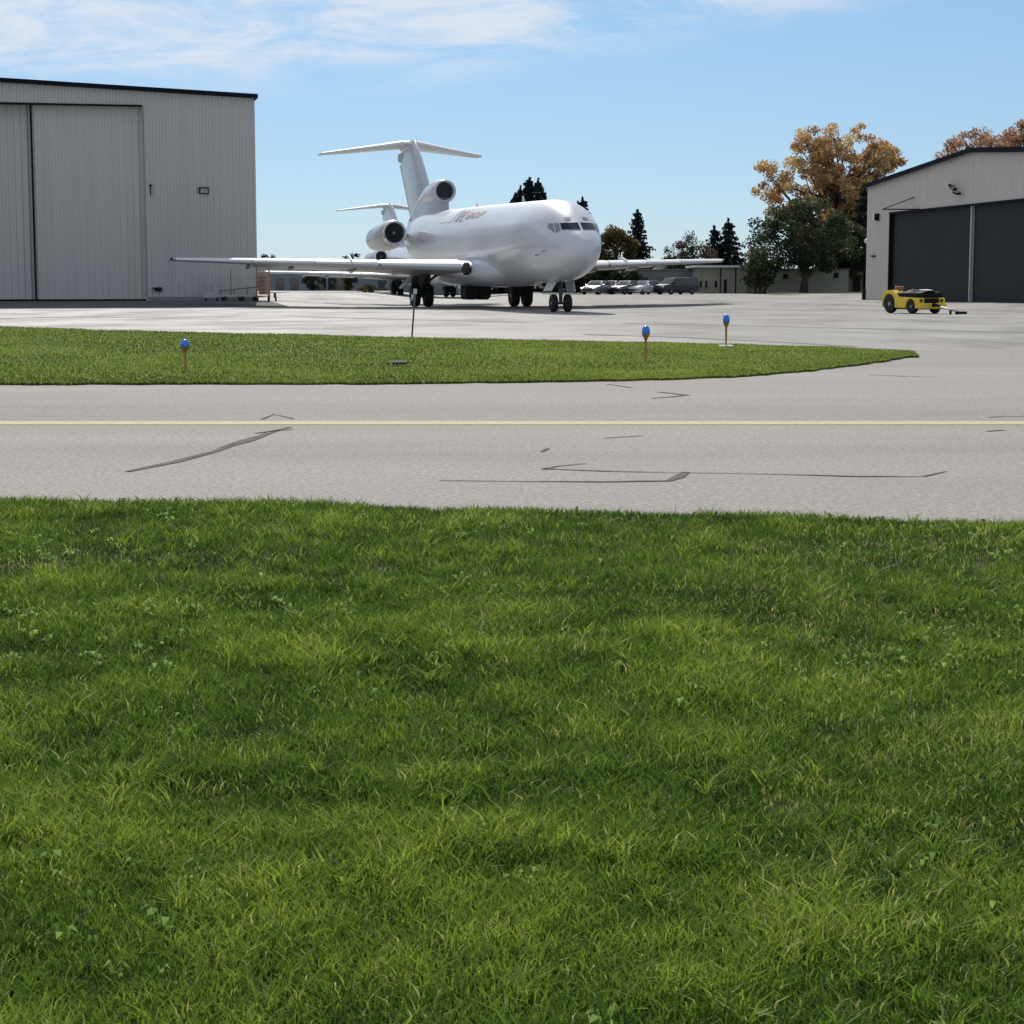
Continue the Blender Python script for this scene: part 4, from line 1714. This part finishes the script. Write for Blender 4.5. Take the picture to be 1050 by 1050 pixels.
Y = 203.0
a, c = AT(649, 300, Y), AT(716, 300, Y)
t = thing('block_building', 'plain grey block building behind the parked cars', 'building', (a.x, Y, .15))
Wd = c.x - a.x
mb = MB()
mb.box((Wd / 2, 5, 1.2), (Wd, 10, 2.4))
mb.build('wall', 'greywall', t)
mb = MB()
mb.box((Wd / 2, 5, 2.44), (Wd + .3, 10.3, .12))
mb.build('roof', 'greywall', t)
for x in (1.2, 3.4):
    mb = MB()
    mb.box((x, -.02, 1.3), (.8, .05, .7))
    o = mb.build('window', 'carglass', t)
    mb = MB()
    mb.box((x, -.05, .92), (.95, .1, .06))
    mb.build('sill', 'concrete', o)

t = thing('garage', 'small brick coloured building with gabled roof beyond the grey block wall', 'building', (AT(674, 300, 228).x, 228, .15))
mb = MB()
mb.box((0, 2.5, 1.3), (3.6, 5, 2.6))
mb.build('wall', 'plywood', t)
mb = MB()
mb.prism([(-2.0, -.3, 2.6), (2.0, -.3, 2.6), (0, -.3, 3.5)], (0, 5.6, 0))
mb.build('roof', 'brownroof', t)
mb = MB()
mb.box((0, -.02, 1.0), (1.6, .05, 1.9))
mb.build('door', 'steelwhite', t)

Y = 236.0
a, c = AT(255, 300, Y), AT(470, 300, Y)
t = thing('warehouse', 'long blue grey warehouse far behind the second jet', 'building', (a.x, Y, -.3))
Wd = c.x - a.x
hz = AT(525, 272.5, Y).z + .3
mb = MB()
mb.box((Wd / 2, 8, 1.25), (Wd, 16, 2.5))
mb.build('lower_wall', 'bluegrey', t)
mb = MB()
mb.box((Wd / 2, 8, 2.5 + (hz - 2.5) / 2), (Wd + .1, 16.1, hz - 2.504))
mb.build('upper_wall', 'palegrey', t)
mb = MB()
mb.box((Wd / 2, 8, hz + .08), (Wd + .6, 16.6, .15))
mb.build('roof', 'roofing', t)
for u, w_ in ((330, 0), (287, 0), (302, 0), (341, 0), (350, 0), (392, 0), (404, 0)):
    x = AT(u, 300, Y).x - a.x
    mb = MB()
    mb.box((x, -.03, 1.25), (1.0, .07, 1.5))
    o = mb.build('window', 'carglass', t)
    mb = MB()
    mb.box((x, -.06, .45), (1.1, .1, .08))
    mb.build('sill', 'palegrey', o)

# shed behind the gabled hangar corner
t = thing('dark_shed', 'dark brown shed between the tan building and the gabled hangar', 'shed', (AT(877, 300, 205).x, 205, .15))
mb = MB()
mb.box((0, 2, 1.15), (1.6, 4, 2.3))
mb.build('wall', 'brownroof', t)
mb = MB()
mb.prism([(-1.0, -.2, 2.3), (1.0, -.2, 2.3), (1.0, -.2, 2.42), (-1.0, -.2, 2.8)], (0, 4.4, 0))
mb.build('roof', 'black', t)
mb = MB()
mb.box((.1, -.02, .95), (.8, .05, 1.8))
mb.build('door', 'black', t)


# ------------------------------------------------------------------ cars
def make_car(paint, label, loc, rz, kind='sedan'):
    t = thing('parked_car', label, 'car', loc, rz, 'cars parked beyond the apron')
    van = kind == 'van'
    Lg, Wd = (4.9, 1.9) if van else (4.55, 1.78)
    if van:
        prof = [(-2.45, .35, .78), (-2.4, .3, .95), (-1.5, .28, 1.08), (-1.2, .28, 1.12), (1.9, .28, 1.12), (2.4, .3, 1.1), (2.45, .4, .9)]
        cab = [(-1.45, 1.1, .80), (-.75, 1.72, .70), (2.1, 1.76, .70), (2.4, 1.1, .80)]
    else:
        prof = [(-2.27, .36, .62), (-2.2, .28, .76), (-1.3, .24, .90), (-.9, .24, .95), (1.4, .24, .98), (2.1, .28, .95), (2.27, .4, .82)]
        cab = [(-1.0, .93, .80), (-.3, 1.40, .62), (.9, 1.42, .62), (1.65, .97, .78)]
    mb = MB()
    rings = []
    for y, zl, zh in prof:
        k = 1 - .1 * (abs(y) / (Lg / 2)) ** 4
        h_ = Wd / 2 * k
        rings.append([(-h_ * .94, y, zl), (-h_, y, zl + .2), (-h_, y, zh - .16), (-h_ * .9, y, zh), (h_ * .9, y, zh), (h_, y, zh - .16), (h_, y, zl + .2), (h_ * .94, y, zl)])
    mb.loft(rings)
    (y0, z0, w0), (y1, z1, w1), (y2, z2, w2), (y3, z3, w3) = cab
    mb.loft([[(-w0, y0, z0), (w0, y0, z0), (w0, y0 + .01, z0 + .01), (-w0, y0 + .01, z0 + .01)], [(-w0, y1, z0), (w0, y1, z0), (w1, y1, z1), (-w1, y1, z1)],
             [(-w3, y2, z3), (w3, y2, z3), (w2, y2, z2), (-w2, y2, z2)], [(-w3, y3, z3), (w3, y3, z3), (w3, y3 - .01, z3 + .01), (-w3, y3 - .01, z3 + .01)]])
    mb.build('body', paint, t, True, 28)
    V3 = Vector
    gl = []
    A, B_, C_, D_ = V3((-w0, y0, z0)), V3((w0, y0, z0)), V3((w1, y1, z1)), V3((-w1, y1, z1))
    gl.append(('windscreen', [A, B_, C_, D_], V3((0, -.012, .012))))
    gl.append(('rear_window', [V3((-w3, y3, z3)), V3((w3, y3, z3)), V3((w2, y2, z2)), V3((-w2, y2, z2))], V3((0, .012, .012))))
    for s in (-1, 1):
        gl.append(('side_window', [V3((s * w0, y0 + .3, z0)), V3((s * w3, y3 - .25, z3)), V3((s * w2, y2, z2)), V3((s * w1, y1 + .05, z1))], V3((s * .03, 0, .004))))
    for nm, q, off in gl:
        c = sum(q, V3()) / 4
        mb = MB()
        q = [c + (p - c) * .86 + off for p in q]
        mb.prism(q, off * .3)
        mb.build(nm, 'carglass', t)
    for s in (-1, 1):
        mb = MB()
        mb.box((s * Wd * .36, -Lg / 2 + .06, .66 if not van else .82), (.36, .12, .14), bev=.02)
        mb.build('headlight', 'headlight', t)
        mb = MB()
        mb.box((s * (w0 + .12), y0 + .35, z0 + .06), (.2, .1, .13), bev=.02)
        mb.build('mirror', paint, t)
        for y in (-1.42, 1.4):
            wheel(t, (s * (Wd / 2 - .12), y, .33), .33, .22, .2)
    mb = MB()
    mb.box((0, -Lg / 2 + .02, .48), (1.0, .08, .16))
    mb.build('grille', 'black', t)
    t.scale = (.95, .95, .9)
    return t


def car_at(u, Y):
    p = AT(u, 300, Y)
    return (p.x, Y, -.02 + zg(p.x, Y))


make_car('carsilver', 'small silver grey car half hidden behind the jet nose', car_at(613, 177.5), R(-28))
make_car('cargrey', 'dark grey car behind the two leftmost cars', car_at(627, 186), R(-20))
make_car('cargrey', 'dark grey sedan parked next to the white sedan, left of it', car_at(643, 179), R(-40))
make_car('carwhite', 'bright white sedan in the middle of the parked row', car_at(662, 179), R(-42))
make_car('cardark', 'tall dark van at the right end of the parked row', car_at(693, 179.5), R(-52), 'van')


# ------------------------------------------------------------------ trees
def leaf_mesh(name, clumps, size, m, seed, parent, flat=0.0):
    """clumps: (centre, radii, count, tint) -> small leaf quads spread through each clump"""
    r = np.random.default_rng(seed)
    Vs, Ts = [], []
    for c, rad, n, tb in clumps:
        d = r.normal(size=(n, 3))
        d /= np.linalg.norm(d, axis=1)[:, None] + 1e-9
        p = d * (r.random(n) ** .45)[:, None] * np.array(rad) + np.array(c)
        a = r.normal(size=(n, 3))
        a[:, 2] *= 1 - flat
        a /= np.linalg.norm(a, axis=1)[:, None] + 1e-9
        q = r.normal(size=(n, 3))
        q[:, 2] -= .4
        q -= a * (a * q).sum(1)[:, None]
        q /= np.linalg.norm(q, axis=1)[:, None] + 1e-9
        s = size * (.55 + .9 * r.random(n))[:, None]
        Vs.append(np.stack([p - a * s * .32, p + q * s * .5, p + a * s * .32, p - q * s * .5], 1))
        Ts.append(np.repeat(np.clip(tb + (r.random(n) - .5) * .45, 0, 1), 4))
    V = np.concatenate(Vs).reshape(-1, 3)
    n = len(V) // 4
    return np_mesh(name, V, np.arange(n * 4), np.arange(n) * 4, np.full(n, 4), m, np.concatenate(Ts), parent)


def broadleaf(name, label, cat, base, height, width, low, seed, m, ncl=60, per=160, size=.34, clr=(.9, 1.5), trunk=.3, group=None, tint=(.2, .7), tinttop=.0, lean=0, squash=1.0, stems=1):
    r = random.Random(seed)
    t = thing(name, label, cat, base, 0, group)
    cz, hz = (height + low) / 2, (height - low) / 2
    clumps, tips = [], []
    for i in range(ncl):
        while True:
            p = Vector((r.uniform(-1, 1), r.uniform(-1, 1), r.uniform(-1, 1)))
            if p.length < 1 and p.length > .3:
                break
        k = 1 - .18 * max(0, p.z)
        bump = 1 + .16 * math.sin(3 * math.atan2(p.y, p.x) + seed) * math.cos(2.3 * p.z + seed)
        c = Vector((p.x * width / 2 * k * bump + lean * (p.z + 1), p.y * width / 2 * k * .8, cz + p.z * hz * .92))
        s = r.uniform(*clr)
        tb = r.uniform(*tint) + tinttop * p.z
        clumps.append((c, (s, s * .9, s * .72 * squash), int(per * s), tb))
        tips.append(c)
    leaf_mesh('crown', clumps, size, m, seed, t)
    mb = MB()
    th = max(low * 1.1, height * .3)
    for q in range(stems):
        ox = (q - (stems - 1) / 2) * trunk * 2.4
        mb.tube([(ox, 0, -.1), (ox * 1.4 + .1, .05, th * .5), (ox * 2 + lean * .3, 0, th), (ox * 2.5 + lean, 0, cz + hz * .3)], [trunk * 1.25, trunk, trunk * .8, trunk * .3], 8)
    for c in tips[::2]:
        z0 = r.uniform(th * .6, min(max(th, c.z * .8), c.z + .2) + .05)
        s0 = Vector((lean * z0 / height, 0, z0))
        mid = s0.lerp(c, .55) + Vector((r.uniform(-.4, .4), r.uniform(-.4, .4), r.uniform(0, .6)))
        mb.tube([s0, mid, c], [trunk * .32, trunk * .18, .03], 5)
    mb.build('trunk', 'bark', t, True)
    return t


def conifer(label, base, height, rad, seed, group='dark conifers behind the airfield', tops=((0, 0, 1),), dens=1.3, low=.06):
    r = random.Random(seed)
    t = thing('conifer_tree', label, 'tree', base, 0, group)
    clumps = []
    mb = MB()
    for ox, oy, hf in tops:
        Ht = height * hf
        mb.tube([(ox, oy, -.1), (ox, oy, Ht * .5), (ox, oy, Ht * .98)], [height * .018 + .05, height * .012 + .03, .02], 7)
        nl = int(Ht * 3.2)
        for i in range(nl):
            f = i / nl
            z = Ht * (low + (1 - low) * min(1, f + r.uniform(-.02, .02)))
            rr = rad * 1.12 * hf * (1 - f) ** .8 * r.uniform(.7, 1.15) + .15
            nb = max(4, int(9 * (1 - f) + 3))
            a0 = r.random() * 6.28
            for k in range(nb):
                zk = z + r.uniform(-.35, .35) * (1 - f)
                if r.random() < .08:
                    continue
                a = a0 + k * 6.283 / nb + r.uniform(-.25, .25)
                Lr = rr * r.uniform(.65, 1.12)
                dx, dy = math.cos(a), math.sin(a)
                tb = r.uniform(.15, .6)
                nseg = max(2, int(Lr / .45))
                for q in range(nseg):
                    u = (q + .6) / nseg
                    zz = zk - .28 * Lr * u * u + .06 * Lr * u
                    s = .24 + .2 * (1 - u) + .04 * Lr
                    clumps.append(((ox + dx * Lr * u, oy + dy * Lr * u, zz), (s, s, s * .6), int(13 * dens), tb + .25 * u))
        clumps.append(((ox, oy, Ht), (.12, .12, .35), int(26 * dens), .3))
    leaf_mesh('crown', clumps, .3, 'needle', seed, t)
    mb.build('trunk', 'bark', t, True)
    return t


def gp(u, Y):
    p = AT(u, 300, Y)
    return (p.x, Y, -.03 + zg(p.x, Y))


def hz(v, Y):
    return AT(525, v, Y).z - .15


conifer('dark multi topped conifer rising behind the jet fuselage', gp(543, 230), hz(183, 230), 3.4, 3,
        tops=((0, 0, 1), (-1.1, .3, .93), (1.0, -.2, .985), (-.3, .5, .97), (-1.7, 0, .86), (1.5, .2, .9)))
conifer('dark conifer close behind the jet nose, partly covered by it', gp(597, 214), hz(205, 214), 4.1, 5, tops=((0, 0, 1), (-.5, .3, .96)))
conifer('slim pointed conifer between the russet tree and open sky', gp(653, 216), hz(217, 216), 2.6, 8)
conifer('dark pointed conifer behind the tan building roof', gp(746, 222), hz(226, 222), 3.3, 13, tops=((0, 0, 1), (-1.6, .4, .9)))
conifer('shaded conifer in the gap beside the gabled hangar wall', gp(884, 212), hz(196, 212), 4.2, 17)
conifer('low dark conifer behind the grey block building', gp(612, 224), hz(252, 224), 3.4, 23)

broadleaf('autumn_tree', 'small tree with orange top between two conifers behind the jet nose', 'tree', gp(632, 208), hz(229, 208), 4.8, .6, 31, 'mixed',
          70, 150, .28, (.5, .95), .2, 'autumn trees', (.3, .6), .35)
broadleaf('autumn_tree', 'largest tree with a broad orange and brown crown beside the gabled hangar', 'tree', gp(859, 224), hz(121, 224), 18.6, 4.6, 37, 'orange',
          270, 170, .29, (.55, 1.25), .5, 'autumn trees', (.25, .85), .12)
broadleaf('autumn_tree', 'russet tree behind the peak of the gabled hangar roof', 'tree', gp(1000, 196), hz(121, 196), 10.6, 6, 41, 'rusty',
          170, 110, .24, (.45, .95), .3, 'autumn trees', (.3, .8))
broadleaf('autumn_tree', 'tallest russet tree rising behind the gabled hangar roof at the photo edge', 'tree', gp(1048, 198), hz(114, 198), 9.4, 6, 43, 'rusty',
          170, 120, .24, (.5, .95), .3, 'autumn trees', (.3, .8))
broadleaf('broadleaf_tree', 'spreading dark green tree in front of the orange crown', 'tree', gp(824, 192), hz(203, 192), 10.6, 1.5, 47, 'greenleaf',
          110, 150, .27, (.65, 1.25), .38, 'green broadleaf trees', (.2, .7), .1)
broadleaf('broadleaf_tree', 'bushy low green tree in front of the tan building, left of the dark tree', 'tree', gp(779, 190), hz(250, 190), 3.9, .5, 53, 'greenleaf',
          48, 170, .25, (.5, .9), .16, 'green broadleaf trees', (.3, .75), .1, stems=3)
broadleaf('broadleaf_tree', 'dark green tree filling the gap behind the orange tree', 'tree', gp(868, 206), hz(222, 206), 6.0, 1.0, 57, 'greenleaf',
          70, 190, .3, (.7, 1.2), .3, 'green broadleaf trees', (.1, .5), .1)
broadleaf('broadleaf_tree', 'thin brownish tree above the dark van, its twigs against the sky', 'tree', gp(710, 214), hz(238, 214), 6.0, .8, 59, 'greybrown',
          80, 100, .22, (.4, .9), .22, 'green broadleaf trees', (.2, .7), .25)
broadleaf('broadleaf_tree', 'dim broadleaf tree shading the grey block building under the jet wing', 'tree', gp(690, 209), hz(262, 209), 5.2, .6, 61, 'greenleaf',
          50, 150, .28, (.6, 1.0), .22, 'green broadleaf trees', (.1, .5))
broadleaf('shrub', 'straw coloured bush under the second jet wing', 'bush', gp(377, 198), hz(293.5, 198), 1.8, .1, 63, 'straw', 26, 150, .16, (.22, .42), .05, None, (.3, .8))
for i, (u, Y, v, wd, lab) in enumerate((
        (321, 226, 277.5, 1.9, 'rounded dark shrub left of two against the blue grey warehouse'),
        (358, 226, 277, 1.5, 'narrow dark shrub right of two against the blue grey warehouse'))):
    broadleaf('shrub', lab, 'bush', gp(u, Y), hz(v, Y), wd, .1, 70 + i, 'greenleaf', 30, 170, .2, (.35, .6), .08, 'dark shrubs by the warehouse', (.1, .5))
for i, (u, Y, v, wd, lab) in enumerate((
        (272, 330, 258.5, 1.9, 'leftmost small grey tree top above the jet wing, by the hangar corner'),
        (281, 330, 259.5, 1.5, 'small grey tree top just right of the one at the hangar corner'),
        (355, 330, 259.5, 1.1, 'tiny grey tree top over the middle of the jet wing'),
        (364, 330, 257.5, 1.8, 'grey tree top left of the dark one above the jet wing'),
        (381, 300, 259, 2.6, 'dark rounded tree top directly left of the jet engine pod'))):
    broadleaf('distant_tree', lab, 'tree', gp(u, Y), hz(v, Y) - .3, wd * 1.2, 1.6, 80 + i, 'needle' if u == 381 else 'greybrown', 20, 90, .28, (.3, .6), .16, 'distant trees beyond the warehouse', (.1, .5))
# hedge of dark growth behind the parked cars
for i, (u, Y, v, wd, lab) in enumerate((
        (590, 200, 268, 5, 'dark bush behind the jet nose wheels'),
        (621, 198, 271, 4.6, 'dark bush behind the dark grey car'),
        (640, 200, 274, 3.4, 'dark bush at the left end of the grey block wall'))):
    broadleaf('shrub', lab, 'bush', gp(u, Y), hz(v, Y), wd, .1, 90 + i, 'greenleaf', 60, 170, .26, (.5, .85), .1, 'dark bushes behind the parked cars', (.05, .4))
